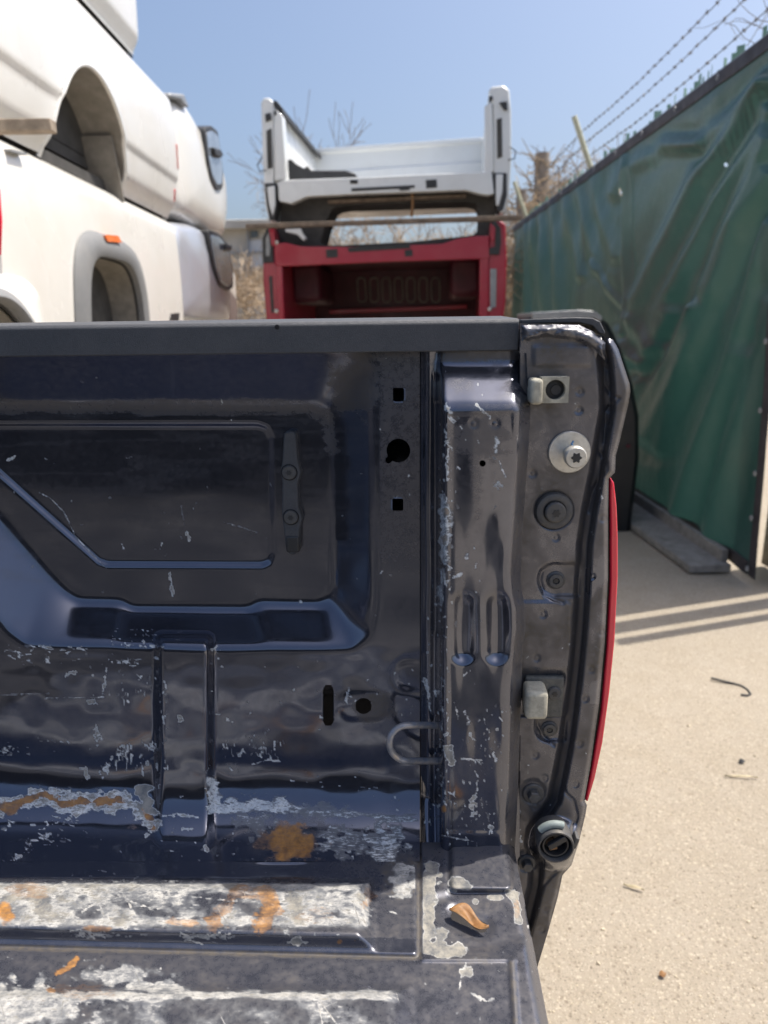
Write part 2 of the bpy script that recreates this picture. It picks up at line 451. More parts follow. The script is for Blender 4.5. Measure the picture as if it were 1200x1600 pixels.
def band(px, py, pts, wd, seed, s_=1., rough=1., sx=18, sy=10):
    d = sd_line(px, py, pts) / wd; n = fbm(px, py, sx, sy, seed, 4)
    return s_ * sstep(1.1, .6, d + (n - .5) * 2 * rough)
mx = lambda *a: np.maximum.reduce(a)

# ---- inner side panel ------------------------------------------------------------------
PAN_OUT = [(-420, 540), (545, 540), (572, 556), (583, 585), (585, 950), (578, 988), (552, 1013), (332, 1014), (250, 1010), (40, 1008), (8, 985), (-60, 905), (-250, 700), (-420, 560)]
PAN_IN = [(-330, 634), (488, 634), (508, 642), (517, 662), (522, 915), (515, 936), (498, 945), (402, 943), (388, 953), (207, 952), (190, 941), (122, 939), (104, 926), (-10, 802), (-150, 660)]
INSET = [(-200, 664), (403, 664), (417, 669), (424, 684), (426, 866), (421, 878), (410, 883), (168, 882), (154, 877), (142, 866), (-4, 736), (-95, 668)]
def wall_depth(px, py):
    so_, si_ = sd_poly(px, py, PAN_OUT), sd_poly(px, py, PAN_IN)
    t = np.clip(np.where(so_ < 0, -so_ / (-so_ + np.maximum(si_, 0) + 1e-6), 0), 0, 1)
    d = YW + .047 * t
    d = blur(d, 3.2)
    d = d + .0045 * sstep(5, -5, sd_poly(px, py, INSET))
    # brace standing proud below the ledge
    rb = sd_box(px, py, 247, 992, 329, 1420, 8)
    d = d - .013 * sstep(9, -9, rb) * sstep(985, 1000, py)
    # pressings
    d = d + .0006 * sstep(4, -4, np.abs(sd_box(px, py, 614, 1030, 680, 1080, 24)) - 5)
    d = d - .0012 * sstep(4, -4, sd_box(px, py, 532, 1082, 604, 1124, 18))
    d = d + sstep(1005, 1035, py) * (.0042 * (fbm(px, py, 130, 70, 3, 2) - .5) + .0022 * (fbm(px, py, 62, 44, 5, 2) - .5))
    d = d + .0020 * (fbm(px, py, 240, 90, 9, 2) - .5) * sstep(-2, -30, si_)
    d = blur(d, 1.1)
    # round into the floor
    r = .062
    k = rayw(px, py) @ T.R
    k = k[..., 2] / k[..., 1]
    Yc, Zc = d - r, ZF + r
    zt = 1.4 + d * k
    A = 1 + k * k; B = -2 * Yc + 2 * k * (1.4 - Zc); Cc = Yc ** 2 + (1.4 - Zc) ** 2 - r * r
    disc = np.maximum(B * B - 4 * A * Cc, 0)
    Yf = (-B + np.sqrt(disc)) / (2 * A)
    Ypl = (ZF - 1.4) / np.where(k < -1e-3, k, -1e-3)
    return np.where(zt > Zc, d, np.where((Yf >= Yc), np.minimum(Yf, d), Ypl))
sq = lambda x0, y0, x1, y1, r=1.5: (lambda px, py: sd_box(px, py, x0, y0, x1, y1, r))
ci = lambda x, y, r: (lambda px, py: np.hypot(px - x, py - y) - r)
keyhole = lambda px, py: np.minimum(np.hypot(px - 622.5, py - 704) - 18.5, sd_seg(px, py, (614, 712), (607, 719)) - 5)
WH = [sq(614, 606, 631, 627), sq(613, 779, 630, 798), keyhole, sq(505, 1070, 521, 1134, 8), ci(568, 1103, 12.5)]
def wall_wear(px, py):
    L = [([(62, 770), (78, 778), (100, 800), (118, 838), (140, 862)], 1.1, .75), ([(140, 862), (166, 888)], 1.0, .6), ([(265, 896), (268, 915), (270, 930)], 3.2, 1), ([(346, 815), (372, 822), (402, 832)], 1.1, .7),
         ([(283, 790), (288, 820)], 1.4, .6), ([(291, 832), (297, 846)], 3.4, 1), ([(190, 850), (193, 857)], 2, .9), ([(250, 858), (253, 848)], 1.3, .8), ([(12, 718), (20, 716), (23, 713)], 2.0, .9), ([(195, 717), (206, 714)], 1.6, .7), ([(70, 716), (74, 717)], 2, .8),
         ([(0, 1086), (80, 1083)], 1.2, .7), ([(70, 1091), (180, 1089)], 1.2, .7), ([(105, 1055), (115, 1051)], 5, 1), ([(139, 1097), (148, 1094)], 7, 1), ([(160, 1083), (164, 1060), (167, 1044)], 2.6, 1), ([(279, 1118), (282, 1124)], 7, 1), ([(150, 1140), (153, 1158)], 8, .95), ([(130, 1202), (134, 1212)], 7, 1), ([(155, 1210), (160, 1214)], 5, .9),
         ([(353, 1122), (362, 1128)], 2.2, .9), ([(545, 1076), (541, 1098)], 5, .75), ([(374, 1182), (380, 1170)], 2.2, .9), ([(395, 1194), (420, 1187), (440, 1190)], 1.6, .9), ([(320, 1322), (322, 1328)], 6, 1), ([(250, 1276), (272, 1272), (310, 1277)], 2.5, .9), ([(285, 1296), (302, 1295)], 2.6, .9),
         ([(322, 1208), (328, 1196)], 1.4, .7), ([(334, 1013), (336, 1016)], 6, 1), ([(345, 625), (347, 630)], 3, .8), ([(468, 940), (472, 941)], 2, .8), ([(60, 1010), (110, 1018), (128, 1010)], 1.6, .8), ([(500, 1120), (508, 1123)], 2, .8)]
    c = strokes(px, py, L, 21)
    c = mx(c, flecks(px, py, (0, 1008, 245, 1035), 260, 31, 1, 9, .2, .9, 6), flecks(px, py, (140, 1040, 240, 1090), 60, 32, 1, 9, 1.4, .9, 3), flecks(px, py, (165, 1155, 245, 1200), 150, 33, 2, 16, 1.5, .9, 4), flecks(px, py, (0, 1150, 160, 1180), 90, 34, 1, 7, .2, .85, 4),
           flecks(px, py, (246, 1060, 262, 1240), 70, 35, 1, 8, 1.5, .9, 5), flecks(px, py, (330, 1150, 440, 1200), 120, 36, 2, 14, 1.4, .85, 5), flecks(px, py, (330, 1020, 650, 1180), 70, 37, 1, 5), flecks(px, py, (0, 560, 580, 960), 60, 38, 1, 4, None, .75), flecks(px, py, (0, 1200, 640, 1345), 190, 39, 1, 6, .2, .85, 7),
           flecks(px, py, (585, 560, 655, 1300), 40, 40, 1, 4), flecks(px, py, (60, 1280, 130, 1322), 130, 41, 1, 10, .3, .9, 3), flecks(px, py, (0, 1275, 60, 1345), 90, 42, 1, 9, .4, .9, 3), flecks(px, py, (170, 980, 240, 1010), 60, 43, 1, 7, .3))
    edge = [(0, 1262), (40, 1250), (70, 1243), (100, 1255), (150, 1252), (190, 1250), (222, 1268), (240, 1290)]
    c = mx(c, band(px, py, edge, 17, 51, .62, 1.0, 12, 9), band(px, py, [(335, 1225), (338, 1260), (440, 1256)], 13, 52, .52, 1.1, 20, 8), band(px, py, [(225, 1238), (232, 1262)], 15, 53, .9, .8), band(px, py, [(340, 1268), (395, 1262), (650, 1280)], 7, 54, .42, 1.3, 26, 6),
           patch(px, py, 600, 1330, 42, 42, 55, .44, 1.1, 16), patch(px, py, 545, 1318, 60, 26, 56, .40, 1.1, 14), patch(px, py, 400, 1290, 34, 22, 57, .38, 1.2, 14), patch(px, py, 505, 1270, 50, 14, 58, .36, 1.2, 14))
    ru = mx(band(px, py, edge, 7, 61, .80, 1.1, 16, 10) * (.25 + .75 * sstep(.40, .60, fbm(px, py, 34, 26, 68, 3))), patch(px, py, 455, 1316, 46, 32, 62, .85, .75, 20), patch(px, py, 415, 1318, 26, 18, 63, .5), patch(px, py, 8, 1262, 20, 14, 64, .8), patch(px, py, 500, 1102, 14, 30, 66, .18), patch(px, py, 210, 1292, 10, 6, 67, .5))
    c = np.where(ru > .55, c * .5, c)
    du = .0 + .12 * fbm(px, py, 90, 50, 71, 4) + .10 * sstep(1.0, .3, np.abs(fbm(px, py, 160, 22, 72, 3) - .5) * 9) * sstep(636, 660, py) * sstep(960, 900, py)
    du = mx(du, patch(px, py, 560, 595, 40, 60, 73, .7, .7), band(px, py, [(-400, 636), (480, 636), (512, 650), (518, 700)], 12, 74, .55, .8, 60, 6), patch(px, py, 585, 1105, 34, 30, 75, .8, .6), patch(px, py, 600, 670, 26, 60, 76, .05))  # brown band along the upper bend stands in for its reflection
    du = mx(du, .75 * sstep(1310, 1345, py) * sstep(500, 640, px) * fbm(px, py, 30, 20, 77, 3) * 1.6, patch(px, py, 440, 1300, 90, 40, 78, .45), .40 * sstep(590, 596, px) * sstep(1010, 800, py) + 0 * px)
    du = du * (1 - .6 * sstep(945, 960, py) * sstep(1180, 1020, py) * 0) * np.where(py > 1180, np.clip((px - 250) / 350, .15, 1), 1)
    return dict(chip=c, rust=ru, dust_sheen=du)
xs = np.concatenate([np.arange(-420, -40, 8), np.arange(-40, 658, 2)]).astype(float)
SIDE = heightfield('side_panel', T, 1, xs, np.arange(540, 1347, 2.), wall_depth, PAINT, BED, WH, None, wall_wear)

# ---- post at the tailgate end ----------------------------------------------------------
def xr(y): return np.interp(y, [548, 600, 640, 700, 760, 900, 928, 950, 985, 1010, 1100, 1240, 1340], [823, 825, 829, 826, 821, 813, 816, 821, 821, 817, 814, 809, 804])
def xl(y): return np.interp(y, [548, 570, 640, 1340], [692, 688, 691, 690])
def post_depth(px, py):
    l, r_ = xl(py), xr(py)
    front = np.interp(py, [552, 566, 574, 626, 640, 700], [.674, .674, .671, .635, .630, .630])
    side = np.where(px < 662, .690, np.where(px < 676, .678, .682))
    d = np.where(px < l - 3, blur(side, 2.2) - .042 * np.clip((py - 1236 - (px - 656) * .8) / 90, 0, 1), front)
    d = d + np.where(px > r_ - 24, .024 * np.clip((px - r_ + 24) / 24, 0, 1) ** 1.7, 0)
    d = blur(d, 1.8)
    for cx in (724, 776):
        sx_ = np.hypot(px - cx, py - np.clip(py, 946, 1016))
        d = d + .0085 * sstep(27, 3, sx_)
    for cx, cy in ((740, 662), (773, 662)):
        q = np.hypot(px - cx, py - cy); d = d + .0010 * sstep(7, 5, q) - .0012 * sstep(4.5, 3, q)
    # panel of the front face a touch lower than its rim
    d = d + .0012 * sstep(3, -3, sd_poly(px, py, [(702, 648), (802, 644), (806, 760), (796, 900), (797, 1040), (790, 1240), (786, 1300), (700, 1300)]))
    d = d + .0036 * (fbm(px, py, 60, 190, 13, 2) - .5) + .0040 * (fbm(px, py, 34, 110, 14, 2) - .5) * sstep(780, 860, py)
    return blur(d, 1.0)
def post_wear(px, py):
    l = xl(py)
    c = flecks(px, py, (690, 1080, 800, 1320), 240, 101, 1, 9, 1.4, .9, 10)
    c = mx(c, flecks(px, py, (686, 640, 706, 1330), 260, 102, 1, 9, 1.5, .95, 14), flecks(px, py, (660, 960, 690, 1330), 110, 103, 1, 7, 1.5, .85, 8), flecks(px, py, (700, 640, 800, 1080), 70, 104, 1, 9, 1.2, .85, 6))
    L = [([(776, 686), (775, 706)], 5, .8), ([(780, 720), (786, 736), (790, 745)], 1.6, .8), ([(745, 632), (756, 643), (766, 651)], 3, .95), ([(698, 636), (703, 643)], 5, .95), ([(704, 653), (710, 659)], 5, .95), ([(775, 757), (780, 758)], 7, .9), ([(699, 690), (701, 696)], 6, .95), ([(700, 700), (698, 750)], 2.2, .9),
         ([(728, 832), (732, 838)], 1, .5), ([(700, 908), (722, 896)], 2.4, .8), ([(696, 880), (706, 888)], 1.6, .8), ([(732, 865), (728, 872)], 3, .8), ([(724, 1056), (729, 1052)], 2.4, .9), ([(736, 1148), (737, 1154)], 5, .9), ([(738, 1256), (740, 1270)], 11, .95), ([(733, 1250), (743, 1248)], 6, .9), ([(764, 1293), (768, 1296)], 7, .9), ([(722, 1186), (752, 1187)], 2.2, .9), ([(771, 1178), (774, 1188)], 4, .85), ([(662, 1060), (668, 1078), (672, 1110)], 3, .9), ([(667, 1062), (672, 1090)], 2, .8),
         ([(700, 1236), (712, 1246)], 1.5, .8), ([(745, 1222), (744, 1245)], 1.6, .8), ([(690, 1305), (740, 1315)], 1.3, .7), ([(710, 1098), (716, 1124)], 3, .7), ([(728, 1112), (733, 1130)], 4, .7)]
    c = mx(c, strokes(px, py, L, 105), band(px, py, [(694, 780), (695, 870)], 11, 106, .46, 1.2, 7, 9), band(px, py, [(692, 890), (688, 940)], 6, 107, .42, 1.2, 6, 9), patch(px, py, 696, 800, 8, 10, 151, .7, .6, 8), patch(px, py, 695, 842, 7, 13, 152, .7, .6, 8), band(px, py, [(700, 1170), (704, 1190)], 9, 108, .7, 1.0))
    ru = mx(patch(px, py, 693, 1264, 7, 9, 109, .8, .4), patch(px, py, 696, 800, 6, 7, 110, .35), patch(px, py, 695, 842, 7, 10, 111, .35))
    r_ = xr(py)
    du = .07 + .8 * (fbm(px, py, 50, 80, 112, 4) - .47)
    du = mx(du, .85 * sstep(r_ - 20, r_ - 12, px) * (fbm(px, py, 14, 60, 113, 3) * .5 + .6) * sstep(640, 680, py), patch(px, py, 750, 680, 58, 36, 114, .6, .6), patch(px, py, 745, 745, 14, 70, 115, .35, .8), .7 * sstep(566, 560, py), band(px, py, [(l.min(), 560), (760, 556)], 8, 116, .8, 1.0))  # right edge strip and upper patch stand in for brown reflections
    du = np.where(px < 688, .12, du)
    du = np.where((py > 566) & (py < 632), .05 + .3 * sstep(.5, .8, fbm(px, py, 40, 30, 117)), du)
    return dict(chip=c, rust=ru, dust_sheen=du)
post_keep = lambda px, py: mx(px - xr(py), 657 - px, py - 1336)
POST = heightfield('corner_post', T, 1, np.arange(656, 834, 1.75), np.arange(548, 1340, 1.75), post_depth, PAINT, BED, [ci(754, 724, 5)], post_keep, post_wear)
ey = np.arange(552, 1336, 8.); e0 = T.at(xr(ey) - .5, ey, 1, .654); e1 = e0.copy(); e1[:, 1] = .70; e1[:, 0] += .001
mb = MB(); n_ = len(ey); mb.add(list(e0) + list(e1), [(i, i + 1, i + 1 + n_, i + n_) for i in range(n_ - 1)]); mb.build('post_flange', PAINT, BED)
mb = MB()
for x0, x1 in ((655, 662),):
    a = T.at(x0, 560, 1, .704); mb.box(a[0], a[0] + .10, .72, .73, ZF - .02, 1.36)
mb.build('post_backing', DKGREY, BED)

# ---- tailgate jamb ---------------------------------------------------------------------
JOUT = [(812, 505), (905, 508), (935, 522), (945, 527), (958, 531), (966, 545), (984, 600), (985, 612), (982, 630), (968, 690), (962, 712), (961, 738), (951, 748), (950, 800), (950, 900), (945, 1000), (936, 1100), (922, 1200), (913, 1250), (917, 1258), (915, 1272), (904, 1318), (893, 1352), (879, 1367), (872, 1400), (858, 1450), (843, 1500), (826, 1560), (812, 1560)]
CHAN = [(936, 528), (944, 560), (948, 600), (949, 640), (940, 690), (933, 735), (921, 795), (913, 850), (908, 950), (904, 1000), (899, 1050), (892, 1110), (885, 1160), (876, 1205), (866, 1250), (849, 1276), (834, 1298), (831, 1318), (839, 1345), (836, 1385), (827, 1422), (818, 1460)]
def jamb_depth(px, py):
    cy = np.array([p[1] for p in CHAN]); cx = np.array([p[0] for p in CHAN])
    dch = sd_line(px, py, CHAN)
    right = px > np.interp(py, cy, cx)
    d = np.full(px.shape, .660) - .006 * right * sstep(5, 12, dch)
    d = d + .011 * sstep(13, 5, dch)
    d = d + .0050 * sstep(3, -4, np.minimum(np.hypot(px - 868, py - 906) - 27, sd_box(px, py, 868, 880, 904, 932, 4)))
    d = d + .0050 * sstep(3, -4, np.minimum(np.hypot(px - 857, py - 1137) - 22, sd_box(px, py, 857, 1116, 884, 1158, 4)))
    d = d - .0022 * sstep(3, -3, sd_box(px, py, 800, 940, 893, 1046, 9))
    d = d + .0030 * sstep(2, -2, sd_box(px, py, 800, 1051, 884, 1119, 6))
    d = d - .0014 * sstep(3, -3, sd_box(px, py, 834, 540, 922, 572, 4))
    hc = np.hypot(px - 868, py - 1318)
    d = d - .013 * sstep(46, 26, hc)
    for q in ((833, 1237, 20), (823, 1345, 18), (865, 797, 30)):
        hh = np.hypot(px - q[0], py - q[1]); d = d + .0022 * sstep(q[2] + 2, q[2] - 3, hh)
    for q in [(949, 574), (953, 639), (951, 662), (832, 740), (868, 840), (942, 810), (924, 900), (848, 960), (838, 1028), (836, 1180), (905, 1162), (899, 1225), (851, 1216), (854, 1420), (846, 1452), (924, 1046), (914, 1092), (906, 612), (904, 641), (940, 988), (836, 1260)]:
        hh = np.hypot(px - q[0], py - q[1]); d = d + .0016 * sstep(6.5, 4.5, hh) - .0014 * sstep(4, 1, hh)
    for ln in ([(952, 545), (944, 570), (944, 600), (957, 618), (967, 622), (960, 630), (946, 642), (944, 690)], [(936, 705), (947, 720), (948, 734), (938, 748), (926, 768), (918, 800)], [(880, 1225), (884, 1240), (896, 1251), (900, 1268), (902, 1277), (896, 1292), (893, 1312)], [(878, 1357), (862, 1368), (850, 1382), (843, 1402), (838, 1424), (830, 1446)],
               [(836, 1112), (838, 1130), (850, 1152), (866, 1165)], [(846, 890), (842, 906), (850, 930), (880, 942)]):
        d = d + .0028 * sstep(2.6, .8, sd_line(px, py, ln))
    d = d + .0012 * (fbm(px, py, 50, 60, 19, 3) - .5)
    oj = sd_poly(px, py, JOUT)
    d = d + .006 * sstep(-7, 0, oj) * (px > 860)
    return blur(d, 1.3)
def jamb_wear(px, py):
    c = mx(flecks(px, py, (815, 520, 980, 1500), 90, 131, 1, 4, None, .8), strokes(px, py, [([(900, 640), (902, 634), (898, 630)], 1, .6), ([(930, 1010), (945, 1020)], 1, .5), ([(940, 775), (941, 779)], 2, .8), ([(884, 812), (886, 803)], 3, .7), ([(915, 1175), (916, 1178)], 1.5, .7), ([(826, 1196), (825, 1208)], 2, .7)], 132), flecks(px, py, (806, 1262, 814, 1330), 30, 134, 1, 6, 1.4))
    n = fbm(px, py, 45, 55, 133, 5)
    du = .66 + 1.5 * (n - .47)
    dch = sd_line(px, py, CHAN)
    du = np.where(dch < 13, .75, du)
    du = mx(du, 0 * px + .0) * np.where((px > 915) & (py > 850) & (py < 1100), sstep(.40, .58, fbm(px, py, 30, 45, 137, 3)), 1)
    du = du * np.where(np.hypot(px - 868, py - 1318) < 44, .25, 1)
    return dict(chip=c, rust=mx(patch(px, py, 908, 1252, 4, 6, 139, .3), 0 * px), dust_sheen=du)
JAMB = heightfield('tailgate_jamb', T, 1, np.arange(806, 994, 1.3), np.arange(500, 1566, 1.3), jamb_depth, PAINT, BED, [], lambda px, py: sd_poly(px, py, JOUT), jamb_wear)
# return flange behind the jamb outline
pts = np.array(JOUT[4:26], float); a = T.at(pts[:, 0], pts[:, 1], 1, .661)
b_ = a.copy(); b_[:, 1] = .84; n_ = len(a)
mb = MB(); mb.add(list(a) + list(b_), [(i, i + 1, i + 1 + n_, i + n_) for i in range(n_ - 1)]); mb.build('outer_return', PAINT, BED, 60)

# ---- rail cap --------------------------------------------------------------------------
zt = T.at(600, 500.5, 1, .668)[2]; zb = T.at(600, 550.5, 1, .668)[2]
x1 = T.at(811, 520, 1, .668)[0]
prof = [(.668, zb), (.668, zt - .003), (.671, zt), (.80, zt + .004), (.815, zt - .004), (.815, zt - .05), (.81, zt - .05), (.81, zt - .008), (.6725, zt - .008), (.6725, zb)]
mb = MB(); mb.prism(prof, 0, -1.45, x1); mb.build('rail_cap', MATTE, BED, 30, .0012)
hole_c = T.at(433, 511, 1, .668)
MB().lathe(hole_c, (0, -1, 0), [(.0022, -.001), (.0022, .0006), (.001, .0007)], 12).build('rail_plug', BLACK, BED)
cp = T.at(np.array([813.5, 860, 900, 926, 938, 946, 944, 937, 926, 905, 860, 813.5]), np.array([499, 497, 495.5, 496.5, 502, 519, 523, 521, 509, 504.5, 505, 506]), 1, .668)
mb = MB(); mb.prism([(p[0], p[2]) for p in cp], 1, .668, .83); mb.build('corner_cap', MATTE, BED, 30, .001)
# crumpled seam under the corner cap
lp = np.array([(816, 519), (830, 523), (850, 518), (866, 519), (880, 522), (895, 521), (908, 526), (918, 527), (928, 533), (938, 540), (947, 551)], float)
tt = np.linspace(0, 1, 46); ss = np.linspace(0, 1, len(lp)); rs = np.random.RandomState(5)
lx = np.interp(tt, ss, lp[:, 0]); ly = np.interp(tt, ss, lp[:, 1])
SEAL = simple('painted_seam', (.13, .15, .19), .36, metal=.5, coat=.3, var=.25, scale=160, dirt=(.20, .20, .20), dscale=60, damt=.7, bmp=.5)
LIP = [(815, 508), (870, 507), (903, 510), (928, 521), (946, 536), (945, 562), (931, 549), (918, 540), (905, 534), (882, 530), (852, 527), (836, 531), (816, 534)]
def lip_depth(px, py):
    e = -sd_poly(px, py, LIP)
    return .6545 - .0025 * sstep(0, 9, e) + .0042 * (fbm(px, py, 17, 12, 401, 3) - .5) + .003 * sstep(6, 0, e)
def lip_wear(px, py):
    n = fbm(px, py, 16, 10, 402, 4); return dict(chip=.16 + .30 * (n - .4), rust=0 * px, dust_sheen=.55 + .6 * (n - .5))
heightfield('seam_lip', T, 1, np.arange(810, 952, 1.5), np.arange(502, 568, 1.5), lip_depth, PAINT, BED, [], lambda px, py: sd_poly(px, py, LIP) + 2 * (fbm(px, py, 9, 9, 403, 2) - .5), lip_wear)

# ---- tail lamp -------------------------------------------------------------------------
lo = [(953, 745), (959, 754), (963, 790), (965, 840), (965, 900), (960, 1000), (952, 1080), (941, 1160), (929, 1215), (918, 1252)]
li = [(914, 1249), (925, 1195), (939, 1110), (948, 1010), (953, 910), (953, 820), (952, 760)]
q = np.array(lo + li, float); q = T.at(q[:, 0], q[:, 1], 1, .666)
mb = MB(); mb.prism([(p[0], p[2]) for p in q], 1, .664, .80); LENS = mb.build('tail_lamp', LAMP, BED, 50, .0025, 3)
q = np.array([(p[0] + 1, p[1]) for p in li][::-1] + [(p[0] - 6, p[1]) for p in li], float); q = T.at(q[:, 0], q[:, 1], 1, .670)
mb = MB(); mb.prism([(p[0], p[2]) for p in q], 1, .669, .79); mb.build('lamp_housing', LAMPDK, LENS, 50)

# ---- hardware on the jamb ---------------------------------------------------------------
AX = (0, -1, 0)
def jp(px, py, y=.660): return T.at(px, py, 1, y)
def torx(c, r, parent, off):
    pl = []
    for k in range(24):
        a = 2 * math.pi * k / 24; rr = r * (1 + .22 * math.cos(6 * a)); pl.append((c[0] + rr * math.cos(a), c[2] + rr * math.sin(a)))
    mb = MB(); mb.prism(pl, 1, c[1] - off, c[1] - off - .0007); mb.build('drive_recess', BLKTRIM, parent, 30)
st = MB().lathe(jp(889, 706), AX, [(.0190, -.001), (.0195, .0004), (.0195, .0026), (.0188, .0034), (.006, .0036)], 40).build('striker', ZINC, BED, 30)
cb = jp(889, 706)
MB().lathe(cb, AX, [(.0062, .003), (.0060, .0195), (.0068, .021), (.0098, .0225), (.0100, .029), (.0088, .0312), (.0050, .0314)], 32).build('striker_bolt', ZINC, st, 30)
torx(cb, .0042, st, .0312)
mk = [jp(896, 689, .6562), jp(893, 694, .6562), jp(897, 697, .6562), jp(894, 702, .6562)]
MB().tube(mk, .0009, 6).build('paint_mark', BLUEMARK, st)
bu = MB().lathe(jp(865, 797, .662), AX, [(.0178, -.001), (.0180, .003), (.0168, .0055), (.0135, .0066), (.0108, .0060), (.0103, .0030)], 40).build('round_bumper', DARKBOLT, BED, 35)
MB().lathe(jp(866, 798, .660), AX, [(.0100, .002), (.0098, .0072), (.0085, .0082), (.004, .0084)], 30).build('bumper_screw', DARKBOLT, bu, 30)
torx(jp(867, 799, .660), .0034, bu, .0083)
def screw(px, py, r, y=.664, h=.004, name='screw', hexa=False, flange=0):
    c = jp(px, py, y)
    if hexa:
        o = MB().lathe(c, AX, [(r * flange, -.001), (r * flange, .001), (r * flange * .9, .0022), (r * .9, .0024)], 28).build(name, DARKBOLT, BED, 30)
        MB().lathe(c, AX, [(r, .002), (r, .002 + h), (r * .85, .0035 + h), (.001, .0036 + h)], 6).build('hex_head', DARKBOLT, o, 25)
    else:
        o = MB().lathe(c, AX, [(r * 1.25, -.001), (r * 1.25, h * .35), (r, h * .6), (r * .9, h), (r * .45, h * 1.08), (r * .40, h * .5)], 28).build(name, DARKBOLT, BED, 30)
        torx(c, r * .34, o, h * .7)
    return o
screw(868, 906, .0075, .6655)
screw(858, 1138, .0070, .6655)
screw(833, 1239, .0066, .662, .006, 'flange_bolt', True, 1.75)
screw(823, 1347, .0062, .662, .006, 'flange_bolt', True, 1.6)

def holed_block(name, px0, py0, px1, py1, hx, hy, hr, yf, yb, mat):
    c0 = T.at(px0, py1, 1, yf); c1 = T.at(px1, py0, 1, yf); h = T.at(hx, hy, 1, yf); n = 40
    vs, fs = [], []
    def rim(a):
        dx, dz = math.cos(a), math.sin(a)
        t = min(((c1[0] - h[0]) / dx) if dx > 0 else ((c0[0] - h[0]) / dx) if dx < 0 else 9, ((c1[2] - h[2]) / dz) if dz > 0 else ((c0[2] - h[2]) / dz) if dz < 0 else 9)
        return h[0] + dx * t, h[2] + dz * t
    angs = sorted([2 * math.pi * k / n for k in range(n)] + [math.atan2(cz - h[2], cx - h[0]) % (2 * math.pi) for cx in (c0[0], c1[0]) for cz in (c0[2], c1[2])])
    n = len(angs)
    for a in angs:
        ox, oz = rim(a); ix, iz = h[0] + hr * math.cos(a), h[2] + hr * math.sin(a)
        vs += [(ox, yb, oz), (ox, yf, oz), (ix, yf, iz), (ix, yb - .002, iz)]
    for i in range(n):
        j = (i + 1) % n
        for k in range(3): fs.append((i * 4 + k, i * 4 + k + 1, j * 4 + k + 1, j * 4 + k))
    return link_mesh(name, vs, fs, mat, BED, 30, .0018)
gb = holed_block('guide_block', 845, 589, 890, 630, 868, 609, .0088, .645, .661, RUBBER)
a, b_ = T.at(829, 633, 1, .636), T.at(850, 592, 1, .636)
MB().box(a[0], b_[0], .636, .661, a[2], b_[2]).build('guide_nose', RUBBER, gb, 30, .0035, 3)
c = T.at(868, 609, 1, .652); MB().lathe(c, AX, [(.009, -.003), (.009, .0), (.005, .001), (.0045, .002)], 24).build('recessed_screw', BLKTRIM, gb, 30)

pl0, pl1 = T.at(818, 1118, 1, .6605), T.at(881, 1056, 1, .6605)
pb = MB().box(pl0[0], pl1[0], .657, .664, pl0[2], pl1[2]).build('stop_bracket', RUBBER_D, BED, 30, .002)
a, b_ = T.at(821, 1126, 1, .632), T.at(858, 1083, 1, .632)
MB().box(a[0], b_[0], .632, .660, a[2], b_[2]).build('rubber_stop', RUBBER, pb, 30, .0045, 3)
o = MB().lathe(jp(866, 1082, .657), AX, [(.0070, -.001), (.0070, .002), (.0060, .0035), (.0025, .0036)], 26).build('bracket_screw', DARKBOLT, pb, 30); torx(jp(866, 1082, .657), .0026, o, .0034)

hc = jp(869, 1324, .626) + np.array([0, .022, 0])
cup = MB().lathe(hc, AX, [(.0186, -.004), (.0188, .020), (.0182, .0225), (.0168, .0228), (.0160, .0205), (.0155, .004), (.002, .003)], 44).build('hinge_cup', DARKBOLT, BED, 30)
MB().lathe(hc, AX, [(.0142, .003), (.0142, .018), (.0132, .0195), (.0118, .0192), (.0112, .010), (.003, .009)], 40).build('hinge_bushing', BLKTRIM, cup, 30)
RUSTY = simple('rusty_steel', (.30, .165, .075), .7, var=.35, scale=260, dirt=(.10, .07, .05), dscale=150, damt=.7)
c2 = hc + np.array([-.003, -.012, -.003])
MB().obox(c2, (.0042, 0, .0012), (0, .0045, 0), (-.002, 0, .005)).build('hinge_pin', RUSTY, cup, 30, .001)
c3 = hc + np.array([.0015, -.019, .0045])
MB().obox(c3, (.0085, 0, .0062), (0, .0028, 0), (-.0018, 0, .0026)).build('spring_clip', BLKTRIM, cup, 30, .0008)
cl = hc + np.array([-.001, -.012, .0205])
GREEN_G = simple('pale_green_grey_plastic', (.20, .24, .235), .55, var=.12, scale=200, dirt=(.30, .32, .31), dscale=90, damt=.5)
arc = [hc + np.array([.0200 * math.cos(t), -.014, .0215 * math.sin(t)]) for t in np.linspace(math.radians(140), math.radians(68), 9)]
MB().tube(arc, .0042, 10).build('hinge_bumper', GREEN_G, cup, 40)
MB().obox(hc + np.array([.0205, -.014, .003]), (.0020, 0, -.001), (0, .006, 0), (.002, 0, .0062)).build('hinge_tab', DARKBOLT, cup, 30, .001)

